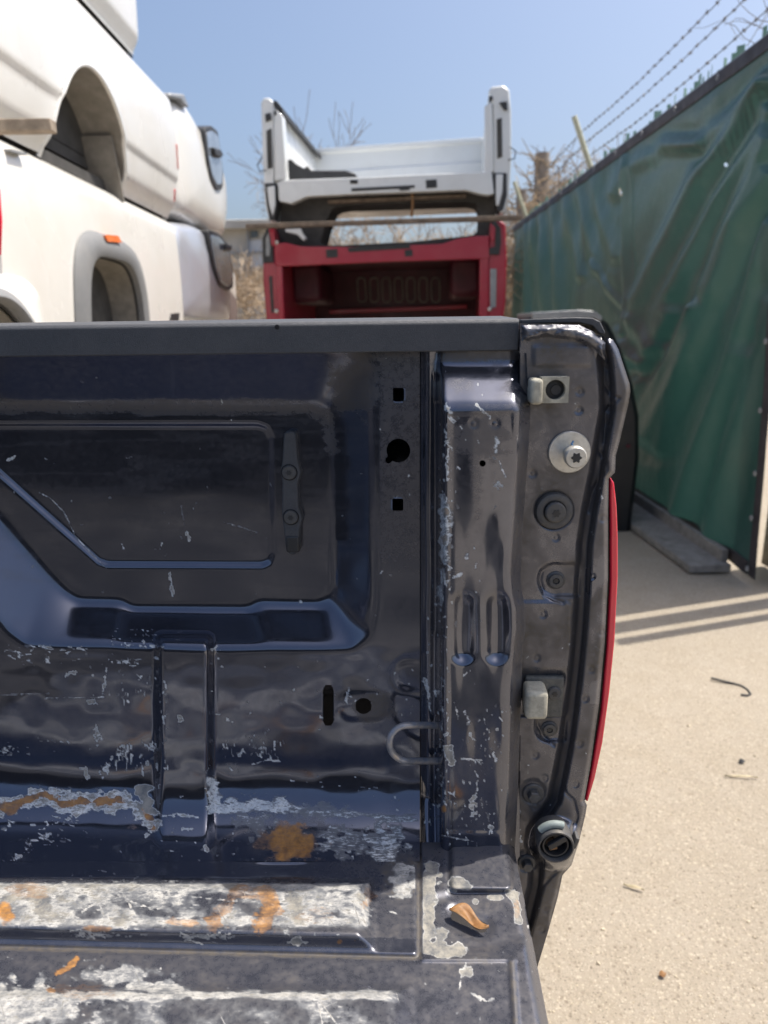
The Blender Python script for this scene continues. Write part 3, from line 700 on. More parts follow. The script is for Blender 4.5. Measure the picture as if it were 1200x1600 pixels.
# ---- tie-down loop, cleat plate ----------------------------------------------------------
lp = [(684, 1134), (668, 1133), (652, 1133), (640, 1133)] + [(636 - 27 * math.sin(t) * 1.02, 1161 - 27.5 * math.cos(t)) for t in np.linspace(.1, math.pi - .1, 14)] + [(640, 1189), (655, 1189), (684, 1189)]
lp = np.array(lp, float)
dep = np.interp(np.arange(len(lp)), [0, 3, 10, 17, len(lp) - 1], [.672, .655, .648, .655, .672])
LOOPM = simple('worn_loop_paint', (.28, .29, .32), .35, metal=.3, coat=.3, var=.2, scale=200, dirt=(.60, .50, .38), dscale=110, damt=.8)
MB().tube(T.at(lp[:, 0], lp[:, 1], 1, dep), .0036, 14).build('tie_down_loop', LOOPM, BED, 60)
cl = np.array([(443, 677), (449, 674), (458, 674), (462, 678), (465, 722), (470, 738), (465, 756), (466, 792), (472, 810), (468, 828), (468, 854), (461, 867), (452, 867), (446, 854), (443, 826), (440, 800), (441, 756), (438, 736), (441, 720)], float)
q = T.at(cl[:, 0], cl[:, 1], 1, .7245)
mb = MB(); mb.prism([(p[0], p[2]) for p in q], 1, .7245, .742); CL = mb.build('cleat_plate', MATTE, BED, 35, .0022, 3)
for cx, cy in ((452, 738), (454.5, 808)):
    c = T.at(cx, cy, 1, .7245)
    o = MB().lathe(c, AX, [(.0086, -.002), (.0086, .0006), (.0083, .0007), (.0079, .0004)], 30).build('screw_recess', BLACK, CL, 30)
    o = MB().lathe(c, AX, [(.0078, .0002), (.0077, .0016), (.0068, .0026), (.003, .0027)], 30).build('cleat_screw', DARKBOLT, CL, 30); torx(c, .0026, o, .0024)
a, b_ = T.at(447, 864, 1, .723), T.at(467, 838, 1, .723)
MB().box(a[0], b_[0], .7232, .74, a[2], b_[2]).build('cleat_tab', BLKTRIM, CL, 30, .002)

# ---- floor -----------------------------------------------------------------------------
REAR = [(800, 1310), (806, 1340), (826, 1440), (857, 1600), (900, 1790)]
def rear_x(py): return np.interp(py, [p[1] for p in REAR], [p[0] for p in REAR])
SLOT_C, SLOT_A = (733, 1440), R(24)
def slot(px, py):
    x = (px - SLOT_C[0]) * math.cos(SLOT_A) + (py - SLOT_C[1]) * math.sin(SLOT_A); y = -(px - SLOT_C[0]) * math.sin(SLOT_A) + (py - SLOT_C[1]) * math.cos(SLOT_A)
    return np.hypot(np.maximum(np.abs(x) - 22, 0), y) - 8.5
def seam_y(px): return np.interp(px, [-420, 0, 655], [1470, 1480, 1497])
def floor_h(px, py):
    sy_ = seam_y(px)
    in1 = px < 655
    h = .013 * np.minimum(np.minimum(sstep(1370, 1388, py), sstep(sy_ - 6, sy_ - 38, py)), sstep(590, 556, px)) * in1
    h = h - .0045 * sstep(1344, 1336, py) * (px < 657)
    seam = np.minimum(np.where(px < 655, np.abs(py - sy_), 99), np.where((py > 1336) & (py < 1499), np.abs(px - 655), 99))
    h = h - .0035 * sstep(4.5, 1.5, seam)
    bl = np.interp(py, [1490, 1500, 1600, 1790], [792, 800, 806, 822])
    r2 = np.minimum(np.minimum(sstep(1538, 1560, py), sstep(650, 600, px + (py - 1560) * -.12)), 1)
    h = h + .011 * r2 * (py > 1500)
    edge2 = np.where(py > 1500, np.abs(px - bl), np.where(px > 655, np.abs(py - 1500), 99)); edge2 = np.where(px > bl + 6, 99, edge2)
    h = h + .0022 * sstep(6, 2, edge2) * (px > 640)
    bs = sd_box(px, py, 704, 1300, 800, 1392, 7); h = h + .0045 * sstep(3, -3, bs) - .0020 * sstep(4, 1, np.abs(bs - 3))
    e = np.hypot((px - 735) / 120, (py - 1440) / 50)
    h = h - .0030 * sstep(1.1, .75, e) * (px > 660)
    h = h - .0026 * sstep(16, 0, slot(px, py))
    ed = rear_x(py) - px
    h = h - .013 * (1 - np.clip(ed / 20, 0, 1)) ** 2
    h = h + .0012 * (fbm(px, py, 90, 40, 201, 3) - .5) * sstep(1345, 1370, py)
    dd = np.hypot((px - 440) / 70, (py - 1352) / 22)
    h = h - .0030 * sstep(1.2, .2, dd) * sstep(1345, 1352, py)
    return ZF + blur(h, 1.2)
def floor_wear(px, py):
    n1 = fbm(px, py, 30, 9, 211, 5); n2 = fbm(px, py, 46, 26, 212, 5)
    rib = sstep(1374, 1384, py) * sstep(1462, 1440, py) * sstep(586, 572, px)
    c = rib * (.36 + 1.0 * (n2 - .40) + .35 * (n1 - .5))
    ring = np.minimum(np.abs(py - 1386), np.minimum(np.abs(py - 1442), np.where((py > 1380) & (py < 1448), np.abs(px - 572), 99)))
    c = mx(c, .55 * rib * sstep(15, 4, ring + 18 * (n1 - .5)), patch(px, py, 505, 1412, 62, 24, 213, .50 , .6) * rib)
    c = mx(c, strokes(px, py, [([(x, y), (x + dx, y + dy)], 1.3, .85) for x, y, dx, dy in [(110, 1395, 40, 8), (128, 1425, 26, -18), (150, 1400, 12, 30), (170, 1432, 30, 6), (60, 1400, -12, 26), (250, 1410, 60, 4), (300, 1402, 70, 6), (40, 1420, 22, 10), (190, 1392, 22, 38)]], 214))
    c = mx(c, flecks(px, py, (0, 1376, 570, 1450), 420, 215, 2, 22, .15, .75, 12), flecks(px, py, (120, 1448, 230, 1465), 110, 216, 4, 26, .02, .85, 5), flecks(px, py, (280, 1450, 390, 1472), 90, 217, 4, 24, .02, .85, 4), flecks(px, py, (440, 1450, 650, 1490), 20, 218, 2, 8), flecks(px, py, (0, 1500, 640, 1740), 300, 219, 2, 18, .1, .8, 14), flecks(px, py, (640, 1330, 850, 1740), 120, 220, 1, 7, None, .8, 9))
    lo_ = sstep(1500, 1512, py) * sstep(655, 590, px + 60 * (n2 - .5) - .12 * (py - 1560))
    c = mx(c, lo_ * sstep(1545, 1560, py) * (.20 + .70 * (n2 - .34)), .55 * sstep(12, 3, np.abs(py - 1556 - 10 * (n2 - .5)) + 14 * (n1 - .5)) * sstep(650, 600, px) , patch(px, py, 195, 1525, 70, 18, 221, .48, .8), patch(px, py, 255, 1545, 60, 14, 222, .50, .8), patch(px, py, 60, 1570, 110, 40, 223, .52, .9), patch(px, py, 25, 1590, 60, 60, 224, .52))
    # rear sill marks
    c = mx(c, band(px, py, [(674, 1352), (668, 1400), (668, 1480), (720, 1486)], 12, 225, .85, .8, 14, 14), patch(px, py, 690, 1485, 34, 11, 226, .95, .7, 12), patch(px, py, 690, 1462, 12, 14, 227, .9, .8, 9), patch(px, py, 716, 1382, 30, 12, 228, .75, .6, 12) * (py + (px - 705) * -.5 > 1362), patch(px, py, 775, 1402, 14, 5, 229, .95, .5), band(px, py, [(796, 1396), (806, 1400), (812, 1440)], 7, 230, .9, .8, 10, 12), patch(px, py, 743, 1408, 5, 5, 231, .95), patch(px, py, 688, 1367, 5, 5, 232, .9))
    c = mx(c, patch(px, py, 632, 1372, 26, 36, 233, .56, 1.1, 13), patch(px, py, 465, 1470, 14, 8, 234, .9, .8, 8), patch(px, py, 730, 1520, 12, 12, 235, .7, 1, 8), strokes(px, py, [([(718, 1545), (722, 1520), (728, 1505)], 1.6, .8), ([(738, 1552), (760, 1565), (772, 1560)], 3, .8)], 236))
    ru = mx(band(px, py, [(330, 1448), (340, 1425), (372, 1398), (398, 1392), (420, 1400), (428, 1425), (408, 1452)], 12, 241, .62, 1.0, 22, 16) * (.65 + .35 * sstep(.38, .6, n2)), patch(px, py, 335, 1440, 18, 12, 242, .68, 1.0, 10), patch(px, py, 412, 1440, 22, 18, 243, .74, 1.0, 10), band(px, py, [(415, 1392), (425, 1415), (412, 1448)], 11, 257, .72, .9, 12, 20), patch(px, py, 8, 1425, 16, 18, 244, .9, .6), patch(px, py, 40, 1392, 50, 14, 245, .40, .8), patch(px, py, 150, 1452, 26, 7, 246, .6, .7), band(px, py, [(120, 1498), (108, 1512), (88, 1522)], 6, 247, .85, .7), patch(px, py, 285, 1440, 30, 8, 248, .55), patch(px, py, 500, 1430, 40, 14, 249, .30), patch(px, py, 575, 1400, 14, 26, 250, .42), patch(px, py, 530, 1472, 5, 5, 251, .8), patch(px, py, 555, 1470, 4, 4, 252, .8), patch(px, py, 120, 1550, 60, 16, 253, .35), patch(px, py, 80, 1548, 8, 4, 254, .7), patch(px, py, 806, 1420, 8, 18, 255, .4))
    sy_ = seam_y(px)
    seam = np.minimum(np.where(px < 655, np.abs(py - sy_), 99), np.where((py > 1336) & (py < 1499), np.abs(px - 655), 99))
    bl = np.interp(py, [1490, 1500, 1600, 1790], [792, 800, 806, 822])
    edge2 = np.where(py > 1500, np.abs(px - bl), 99)
    du = .45 + .75 * (fbm(px, py, 50, 30, 261, 5) - .45)
    du = np.where(px < 655, np.where((py > sy_ - 30) & (py < sy_ - 4), du * .45, du), du)
    c = np.where(seam < 7, c * .3, c)
    du = mx(du, sstep(7, 3, seam + 3 * (n1 - .5)), sstep(7, 3, edge2 + 2 * (n1 - .5)) * .9, patch(px, py, 625, 1370, 34, 40, 262, .95, .7), patch(px, py, 560, 1420, 30, 40, 263, .5))
    du = du * (1 - sstep(1384, 1366, py) * (1 - np.clip((px - 250) / 400, .15, 1)))
    return dict(chip=c, rust=ru, dust_sheen=du)
xs = np.concatenate([np.arange(-420, -40, 8), np.arange(-40, 912, 2)]).astype(float)
FLOOR = heightfield('bed_floor', T, 2, xs, np.arange(1316, 1772, 2.), floor_h, FPAINT, BED, [slot], lambda px, py: px - rear_x(py), floor_wear)
WORN = simple('worn_reflected_floor', (.035, .034, .033), .6, var=.35, scale=14, dirt=(.24, .225, .20), dscale=6, damt=.9)  # unseen floor, its patchy tone shaped to vary the reflections in the wall
# the rest of the box, out of sight to the left and behind
xe = -.63
mb = MB(); mb.box(-1.45, .125, -.78, .372, ZF - .03, ZF - .002); mb.box(-1.45, xe, .372, .70, ZF - .03, ZF - .0045); mb.build('floor_panel', WORN, BED)
mb = MB(); mb.box(-1.45, xe, .70, .72, ZF - .03, zb); mb.build('front_side_panel', PAINT, BED)
mb = MB(); mb.box(-1.45, .14, -.86, -.78, ZF - .03, 1.385); mb.build('opposite_side', DKGREY, BED, 40, .01)  # unseen side, coloured near-black so the panel facing it reflects dark
mb = MB(); mb.box(-1.50, -1.451, -.86, .84, ZF - .03, 1.385); mb.build('bulkhead', PAINT, BED, 40, .01)
ra = np.array(REAR, float); rb_ = T.at(ra[:, 0], ra[:, 1], 2, ZF - .013); lo2 = rb_.copy(); lo2[:, 2] -= .10
rb_ = np.vstack([rb_, [[rb_[-1, 0], -.78, ZF - .013]]]); lo2 = rb_.copy(); lo2[:, 2] -= .10; n_ = len(rb_)
mb = MB(); mb.add(list(rb_) + list(lo2), [(i, i + 1, i + 1 + n_, i + n_) for i in range(n_ - 1)]); mb.build('rear_sill', PAINT, BED)
op = [(.825, zt - .01), (.862, zt - .07), (.875, 1.15), (.862, .80), (.83, .56), (.80, .56), (.80, zt - .01)]
mb = MB(); mb.prism(op, 0, -1.5, T.at(930, 900, 1, .70)[0] * .86); mb.build('outer_panel', PAINT, BED, 60)
mb = MB()
for y in (-.42, .40): mb.box(-1.48, .02, y - .05, y + .05, .62, ZF - .031)
for x in (-1.2, -.25):
    mb.box(x - .1, x + .1, -.5, .5, .0, .62)
mb.build('support_frame', BLKTRIM, BED)

# dry leaf lying over the slot cut in the floor
lc = T.at(733, 1440, 2, ZF)
vs_, fs_ = [], []
nx_, ny_ = 14, 5
for i in range(nx_ + 1):
    u = i / nx_; wd = .0085 * (math.sin(math.pi * u ** .8) ** .75) + .0003
    for j in range(ny_ + 1):
        v = j / ny_ * 2 - 1
        x = (u - .5) * .039; y = v * wd * .85 + .003 * math.sin(u * 5.5) ; z = .003 + .0045 * v * v * math.sin(math.pi * u) + .0035 * math.sin(u * 6.2 + .7) + .0012 * math.sin(9 * u + 4 * v)
        a = R(-24); vs_.append((lc[0] + x * math.cos(a) - y * math.sin(a), lc[1] + x * math.sin(a) + y * math.cos(a), lc[2] + z))
for i in range(nx_):
    for j in range(ny_): k = i * (ny_ + 1) + j; fs_.append((k, k + 1, k + ny_ + 2, k + ny_ + 1))
Rm = Matrix.Rotation(R(-2.5), 4, 'Z')
lf = link_mesh('dry_leaf', vs_, fs_, LEAF, None, 60)
lf.data.transform(Matrix.Translation(-Vector(lc))); lf.matrix_world = Matrix.Translation(Rm @ Vector(lc)) @ Rm
so_m = lf.modifiers.new('thick', 'SOLIDIFY'); so_m.thickness = .0005
tag(lf, 'curled brown dry leaf lying on the rear corner of the blue bed floor', 'leaf')
# ================================================================== THE WHITE BEDS STACKED ON THE LEFT
G_L = 'white truck beds stacked along the left side'
def side_bed(label, frame, y0, y1, zb, zt, arch=None, mat=WHITE, near_r=.10, far_r=.10, flare=None, belly=.035, width=1.55, crease=None, lamps=(), far_top_r=.05, top_in=.06):
    """A whole pickup bed lying lengthwise along y, its outer side facing +x (x = 0 is that side's widest line)."""
    root = frame.empty('truck_bed', label, 'truck bed', G_L)
    L, H = y1 - y0, zt - zb
    ys = np.concatenate([y0 + near_r * (1 - np.cos(np.linspace(0, math.pi / 2, 7)))[:-1], np.arange(y0 + near_r, y1 - far_r, .016), y1 - far_r + far_r * np.sin(np.linspace(0, math.pi / 2, 8))])
    zs = np.concatenate([np.arange(zb, zt - .09, .014), zt - .09 + .09 * np.sin(np.linspace(0, math.pi / 2, 10))])
    Yg, Zg = np.meshgrid(ys, zs)
    def xoff(Y, Z):
        v = (Z - zb) / H
        x = -belly * (np.abs(v - .55) / .55) ** 2.2
        x = x - top_in * np.clip((Z - (zt - .09)) / .09, 0, 1) ** 2.6
        x = x - .035 * sstep(.13, 0, v)
        for a, r_, s_ in ((y0, near_r, -1), (y1, far_r, 1)):
            e = (r_ - np.abs(Y - a)) / r_; e = np.clip(e, 0, 1); x = x - r_ * .9 * (1 - np.sqrt(np.clip(1 - e * e, 0, 1)))
        if crease: 
            for zc, amp, wd in crease: x = x + amp * sstep(-wd, wd, Z - (zb + zc * H))
        if arch and flare is None:
            d = archsd(Y, Z); x = x + .012 * np.exp(-np.clip(d, 0, 9) / .035)
        return x
    def archsd(Y, Z):
        cy, rw, top, pw = arch
        u = np.abs(Y - cy) / rw; w = np.clip(Z - (zb - .10), 0, 9) / (top - zb + .10)
        return ((u ** pw + w ** pw) ** (1 / pw) - 1) * rw * .9
    Y2, Z2 = Yg.copy(), Zg.copy(); kill = np.zeros((len(zs) - 1, len(ys) - 1), bool)
    if arch:
        s_ = archsd(Y2, Z2); e = .003
        gx = (archsd(Y2 + e, Z2) - archsd(Y2 - e, Z2)) / (2 * e); gy = (archsd(Y2, Z2 + e) - archsd(Y2, Z2 - e)) / (2 * e)
        n2 = gx * gx + gy * gy + 1e-6; m = np.abs(s_) < .0115
        Y2 = np.where(m, Y2 - s_ * gx / n2, Y2); Z2 = np.where(m, Z2 - s_ * gy / n2, Z2)
        Z2 = np.maximum(Z2, zb)
        cx = (Y2[:-1, :-1] + Y2[1:, 1:]) / 2; cz = (Z2[:-1, :-1] + Z2[1:, 1:]) / 2
        kill = archsd(cx, cz) < 0
    X = xoff(Y2, Z2)
    n_, m_ = X.shape; idx = np.arange(n_ * m_).reshape(n_, m_)
    q = np.stack([idx[:-1, :-1], idx[:-1, 1:], idx[1:, 1:], idx[1:, :-1]], -1)[~kill]
    link_mesh('outer_side', np.stack([X, Y2, Z2], -1).reshape(-1, 3).tolist(), q.tolist(), mat, root, 180)
    # arch: lip, flare and inner wheel housing
    if arch:
        cy, rw, top, pw = arch
        ph = np.linspace(0, math.pi, 41)
        ay = cy - rw * np.sign(np.cos(ph)) * np.abs(np.cos(ph)) ** (2 / pw); azz = (zb - .10) + (top - zb + .10) * np.sin(ph) ** (2 / pw)
        ok = azz > zb - .02; ay, azz = ay[ok], azz[ok]
        ax_ = xoff(ay, azz)
        mb = MB(); mb.tube(np.stack([ax_ - .006, ay, azz], 1), .011 if flare is None else .006, 8); mb.build('arch_lip', mat if flare is None else BLKTRIM, root, 80)
        n_ = len(ay); mb = MB()
        pr = [np.stack([ax_ - t, cy + (ay - cy) * k, zb + (azz - zb) * k], 1) for t, k in ((.012, .985), (.06, .985), (.30, .97), (.36, .93))]
        vs_ = np.concatenate(pr).tolist(); fs_ = [(r_ * n_ + i, r_ * n_ + i + 1, (r_ + 1) * n_ + i + 1, (r_ + 1) * n_ + i) for r_ in range(3) for i in range(n_ - 1)]
        fs_.append(tuple(range(3 * n_, 4 * n_))); mb.add(vs_, fs_); wh = mb.build('wheel_housing', LINER, root, 50)
        mb = MB(); k = np.linspace(.55, 1.0, 6)
        mb.obox((-.17, cy + rw * .80, zb + .10), (.13, 0, 0), (0, -.05, .15), (0, .006, .002)); mb.build('splash_shield', LINER, wh, 40)
        if flare:
            w_, col = flare; rings = []
            for k, dx in ((1.0, .002), (1.0, .030), (1 + w_ * .25, .042), (1 + w_ * .8, .030), (1 + w_, .004)):
                yy = cy + (ay - cy) * k * 1.0; zz = zb + (azz - zb) * (1 + (k - 1) * rw / (top - zb) * .95)
                rings.append(np.stack([xoff(yy, np.minimum(zz, zt - .02)) + dx, yy, zz], 1))
            vs_ = np.concatenate(rings).tolist(); fs_ = [(r_ * n_ + i, r_ * n_ + i + 1, (r_ + 1) * n_ + i + 1, (r_ + 1) * n_ + i) for r_ in range(4) for i in range(n_ - 1)]
            fl = link_mesh('arch_flare', vs_, fs_, col, root, 60)
    # inside of the bed, rails, floor, far side
    xi = -top_in - belly
    mb = MB(); mb.box(xi - .07, xi + .005, y0 + .06, y1 - .06, zt - .014, zt + .006); mb.build('bed_rail', mat, root, 40, .006)
    mb = MB(); mb.box(xi - .12, xi - .07, y0 + .05, y1 - .05, zb + .16, zt - .02); mb.build('inner_side', LINER_D if arch else mat, root)  # dark on arched beds: shade behind the arch is put into the colour
    mb = MB(); mb.box(-width, xi - .07, y0 + .05, y1 - .05, zb + .10, zb + .155); mb.build('bed_floor', LINER_D, root)
    mb = MB(); mb.box(-width - .10, -width, y0, y1, zb + .03, zt); mb.build('far_side', mat, root, 40, .03)
    mb = MB(); mb.box(-width, xi, y1 - .10, y1 - .05, zb + .156, zt - .03); mb.build('end_panel', mat, root, 40, .02)
    cm0 = None
    for yy in np.linspace(y0 + .15, y1 - .2, 5):
        if cm0 is None: cm0 = cm = MB().box(-width, xi - .03, 0, .07, zb + .02, zb + .099).build('cross_member', LINER_D, root)
        else: cm = cm0.copy(); COL.objects.link(cm)
        cm.location = (0, yy, 0)
    mb = MB(); mb.box(xi - .03, xi + .0, y0 + .06, y1 - .06, zb + .005, zb + .05); mb.build('lower_flange', LINER_D, root)
    for (pts_, nm, m_, thick) in lamps:
        q_ = np.array(pts_, float); P_ = frame.at(q_[:, 0], q_[:, 1], 0, -.01)
        xx = xoff(P_[:, 1], P_[:, 2]); c_ = [(x, p[1], p[2]) for x, p in zip(xx, P_)]; k = len(c_)
        mb = MB(); mb.add([(x - .02, a, b) for x, a, b in c_] + [(x + thick, a, b) for x, a, b in c_], [tuple(range(k, 2 * k))[::-1], tuple(range(k))] + [(i, (i + 1) % k, (i + 1) % k + k, i + k) for i in range(k)])
        mb.build(nm, m_, root, 50, .004)
    return root, xoff

XL = -1.35
FU = Frame((XL + .02, 0, 0), rz=0)
tilt = .0
upper, xo = side_bed('white pickup bed with open round wheel arch and red far lamps, above the flared one', FU, 1.55, 5.16, 2.115, 2.885, (3.69, .47, 2.565, 2.0), WHITE, .10, .09, None, .05, 1.55, [(.30, .012, .02)], [
    ([(270, 226), (275, 228), (277, 268), (273, 262)], 'tail_lamp', LAMP, .006), ([(274, 296), (280, 294), (281, 312), (276, 314)], 'side_marker', LAMP, .008)], top_in=.075)
FL_ = Frame((XL, 0, 0))
lower, xo2 = side_bed('white pickup bed with grey flared wheel arch and orange marker light', FL_, 2.35, 5.16, 1.18, 2.095, (3.75, .385, 1.745, 4.2), WHITE, .08, .13, (.30, GREYPL), .03, 1.55, None, [
    ([(-9, 290), (-6, 298), (-4, 345), (-6, 396), (-14, 400), (-18, 300)], 'tail_lamp', LAMP, .006), ([(149, 368), (170, 370), (174, 378), (152, 376)], 'marker_light', ORANGE, .042)], top_in=.05)
# badge of chrome letters on the upper corner of the lower bed, and fuel flap
q = np.array([(5, 233), (29, 239), (30, 243), (6, 237)], float); P_ = FL_.at(q[:, 0], q[:, 1], 0, -.02)
MB().add([(p[0] + .03, p[1], p[2]) for p in P_] + [(p[0] - .0, p[1], p[2]) for p in P_], [(0, 1, 2, 3), (7, 6, 5, 4), (0, 4, 5, 1), (1, 5, 6, 2), (2, 6, 7, 3), (3, 7, 4, 0)]).build('badge', GREYMET, lower)
q = np.array([(258, 484), (282, 482), (282, 502), (256, 502)], float); P_ = FL_.at(q[:, 0], q[:, 1], 0, -.02); xx = -.03
mb = MB(); mb.add([(p[0] + .012, p[1], p[2]) for p in P_] + [(p[0] - .03, p[1], p[2]) for p in P_], [(0, 1, 2, 3), (7, 6, 5, 4), (0, 4, 5, 1), (1, 5, 6, 2), (2, 6, 7, 3), (3, 7, 4, 0)]); mb.build('corner_vent', GREYPL, lower, 40, .006)
q = np.array([(265, 490), (279, 489), (278, 501), (263, 501)], float); P_ = FL_.at(q[:, 0], q[:, 1], 0, -.01)
mb = MB(); mb.add([(p[0] + .008, p[1], p[2]) for p in P_] + [(p[0] - .03, p[1], p[2]) for p in P_], [(0, 1, 2, 3), (7, 6, 5, 4), (0, 4, 5, 1), (1, 5, 6, 2), (2, 6, 7, 3), (3, 7, 4, 0)]); mb.build('vent_grille', BLKTRIM, lower, 40)
FT = Frame((XL + .02, 0, 0))
top_, xo3 = side_bed('white pickup bed on top of the left stack, only its rounded lower corner in view', FT, 2.0, 4.62, 2.895, 3.70, None, WHITE, .2, .12, None, .012, 1.5, None, (), top_in=.08)
FN = Frame((-1.27, 0, 0))
near_, xo4 = side_bed('white fender with pale grey wheel flare at the lowest left corner of the stack', FN, .95, 2.93, .62, 1.60, (2.42, .36, 1.50, 2.6), WHITE, .1, .16, (.16, GREYPL), .05, 1.45, None, (), top_in=.05)
# timber spacers between levels
def timber(label, frame, a, b, w_, h_, mat, name='timber', cat='timber', group=None, sag=0):
    a, b = np.array(a, float), np.array(b, float); d = b - a; l = np.linalg.norm(d); d /= l
    sx_ = np.cross(d, (0, 0, 1)); sx_ /= np.linalg.norm(sx_); up = np.cross(sx_, d)
    rs = np.random.RandomState(int(l * 1000) % 999); vs_, fs_ = [], []; n_ = 14
    for i in range(n_ + 1):
        c_ = a + d * l * i / n_ + up * sag * math.sin(math.pi * i / n_)
        for s1, s2 in ((-1, -1), (1, -1), (1, 1), (-1, 1)):
            vs_.append(c_ + sx_ * s1 * w_ / 2 * rs.uniform(.96, 1.02) + up * s2 * h_ / 2 * rs.uniform(.94, 1.03))
    for i in range(n_):
        for k in range(4): fs_.append((i * 4 + k, i * 4 + (k + 1) % 4, i * 4 + 4 + (k + 1) % 4, i * 4 + 4 + k))
    fs_ += [(3, 2, 1, 0), (n_ * 4, n_ * 4 + 1, n_ * 4 + 2, n_ * 4 + 3)]
    c0 = (a + b) / 2
    o = link_mesh(name, [tuple(v - c0) for v in vs_], fs_, mat, None, 30, .004); o.location = c0
    return tag(o, label, cat, group)
FW0 = Frame()
pa = FW0.at(84, 197, 1, 2.72)
timber('grey weathered timber jutting from between the left white beds', FW0, pa, pa + np.array([-.9, 0, .0]), .05, .042, WOOD)

# ---- cab halves behind the stack
def cab_half(name, label, frame, out, win, mat, depth=1.3, cat='cab section', trim=(), bulge=.05, lower_win=None):
    """body side as a rounded slab: outline `out` and window `win` given on the side's plane"""
    root = frame.empty(name, label, cat, 'cut cab sections behind the white beds')
    def ring(pts, n=72):
        p = frame.at(np.array([q[0] for q in pts], float), np.array([q[1] for q in pts], float), 0, 0.0)[:, 1:]
        p = np.vstack([p, p[:1]]); l = np.r_[0, np.cumsum(np.linalg.norm(np.diff(p, axis=0), axis=1))]
        t = np.linspace(0, l[-1], n, endpoint=False); o = np.stack([np.interp(t, l, p[:, 0]), np.interp(t, l, p[:, 1])], 1)
        for _ in range(2): o = (np.roll(o, 1, 0) + 2 * o + np.roll(o, -1, 0)) / 4
        return o
    o = ring(out); c = o.mean(0)
    rings = []
    for k, x in ((.0, bulge), (.5, bulge * .9), (.82, bulge * .55), (.93, 0), (.985, -.06), (1.0, -.15), (1.0, -depth)):
        rings.append(np.column_stack([np.full(72, x), c + (o - c) * k]))
    vs_ = np.concatenate(rings).tolist(); fs_ = [(r_ * 72 + i, r_ * 72 + (i + 1) % 72, (r_ + 1) * 72 + (i + 1) % 72, (r_ + 1) * 72 + i) for r_ in range(6) for i in range(72)]
    fs_.append(tuple(range(6 * 72, 7 * 72))); link_mesh('body_side', vs_, fs_, mat, root, 70)
    wn = ring(win); wc = wn.mean(0)
    def slab(nm, k, x0, x1, m_, par):
        a_ = np.column_stack([np.full(72, x0), wc + (wn - wc) * k]); b2 = np.column_stack([np.full(72, x1), wc + (wn - wc) * k])
        return link_mesh(nm, np.concatenate([a_, b2]).tolist(), [tuple(range(72)), tuple(range(143, 71, -1))] + [(i, i + 72, (i + 1) % 72 + 72, (i + 1) % 72) for i in range(72)], m_, par, 40, .006)
    fr = slab('window_frame', 1.0, -.10, bulge + .012, BLKTRIM, root)
    slab('glass', .84, -.08, bulge + .018, GLASS, fr)
    for nm, pts_, x0, x1, m_ in trim:
        P_ = frame.at(np.array([q[0] for q in pts_], float), np.array([q[1] for q in pts_], float), 0, x1); k = len(P_)
        mb = MB(); mb.add([(x0, p[1], p[2]) for p in P_] + [(x1, p[1], p[2]) for p in P_], [tuple(range(k)), tuple(range(2 * k - 1, k - 1, -1))] + [(i, i + k, (i + 1) % k + k, (i + 1) % k) for i in range(k)])
        mb.build(nm, m_, root, 40, .01)
    return root
FC = Frame((-1.42, 5.3, 2.1))
cab_half('cab_section', 'white cut cab section with a dark framed side window behind the upper bed', FC,
         [(262, 150), (285, 153), (305, 190), (322, 212), (340, 240), (354, 280), (357, 330), (352, 372), (338, 372), (300, 350), (270, 330), (262, 260)],
         [(307, 200), (318, 196), (329, 205), (338, 270), (337, 296), (328, 298), (318, 280), (311, 245)], WHITE, 1.4,
         trim=[('roof_spoiler', [(266, 145), (288, 147), (296, 168), (290, 166), (283, 156), (266, 152)], -.9, .05, GREYMET), ('side_mirror', [(335, 230), (346, 234), (350, 243), (345, 247), (337, 243)], -.1, .10, BLKTRIM)])
FC2 = Frame((-1.40, 5.3, 1.3))
cab_half('cab_section', 'silver cut cab section with a dark framed side window under the white one', FC2,
         [(268, 345), (300, 347), (325, 362), (348, 378), (358, 410), (362, 450), (362, 505), (300, 508), (262, 506), (266, 400)],
         [(312, 358), (330, 364), (346, 382), (354, 420), (354, 450), (345, 455), (332, 446), (322, 420), (315, 385)], SILVER, 1.4,
         trim=[('side_mirror', [(354, 380), (364, 384), (362, 392), (354, 390)], -.1, .10, BLKTRIM)])
FC3 = Frame((-1.42, 6.9, 1.2))
r3 = FC3.empty('truck_bed', 'white bed end just past the silver cab section, a narrow vertical strip', 'truck bed', None)
mb = MB(); p0, p1 = FC3.at(352, 415, 0, 0), FC3.at(374, 505, 0, 0)
mb.box(-1.4, 0, p0[1], p1[1], -.2, p0[2]); mb.build('outer_side', WHITE, r3, 40, .07, 4)
mb = MB(); mb.box(-1.3, -.1, p0[1] + .1, p1[1] - .1, p0[2] + .001, p0[2] + .04); mb.build('bed_rail', WHITE, r3, 40, .01)

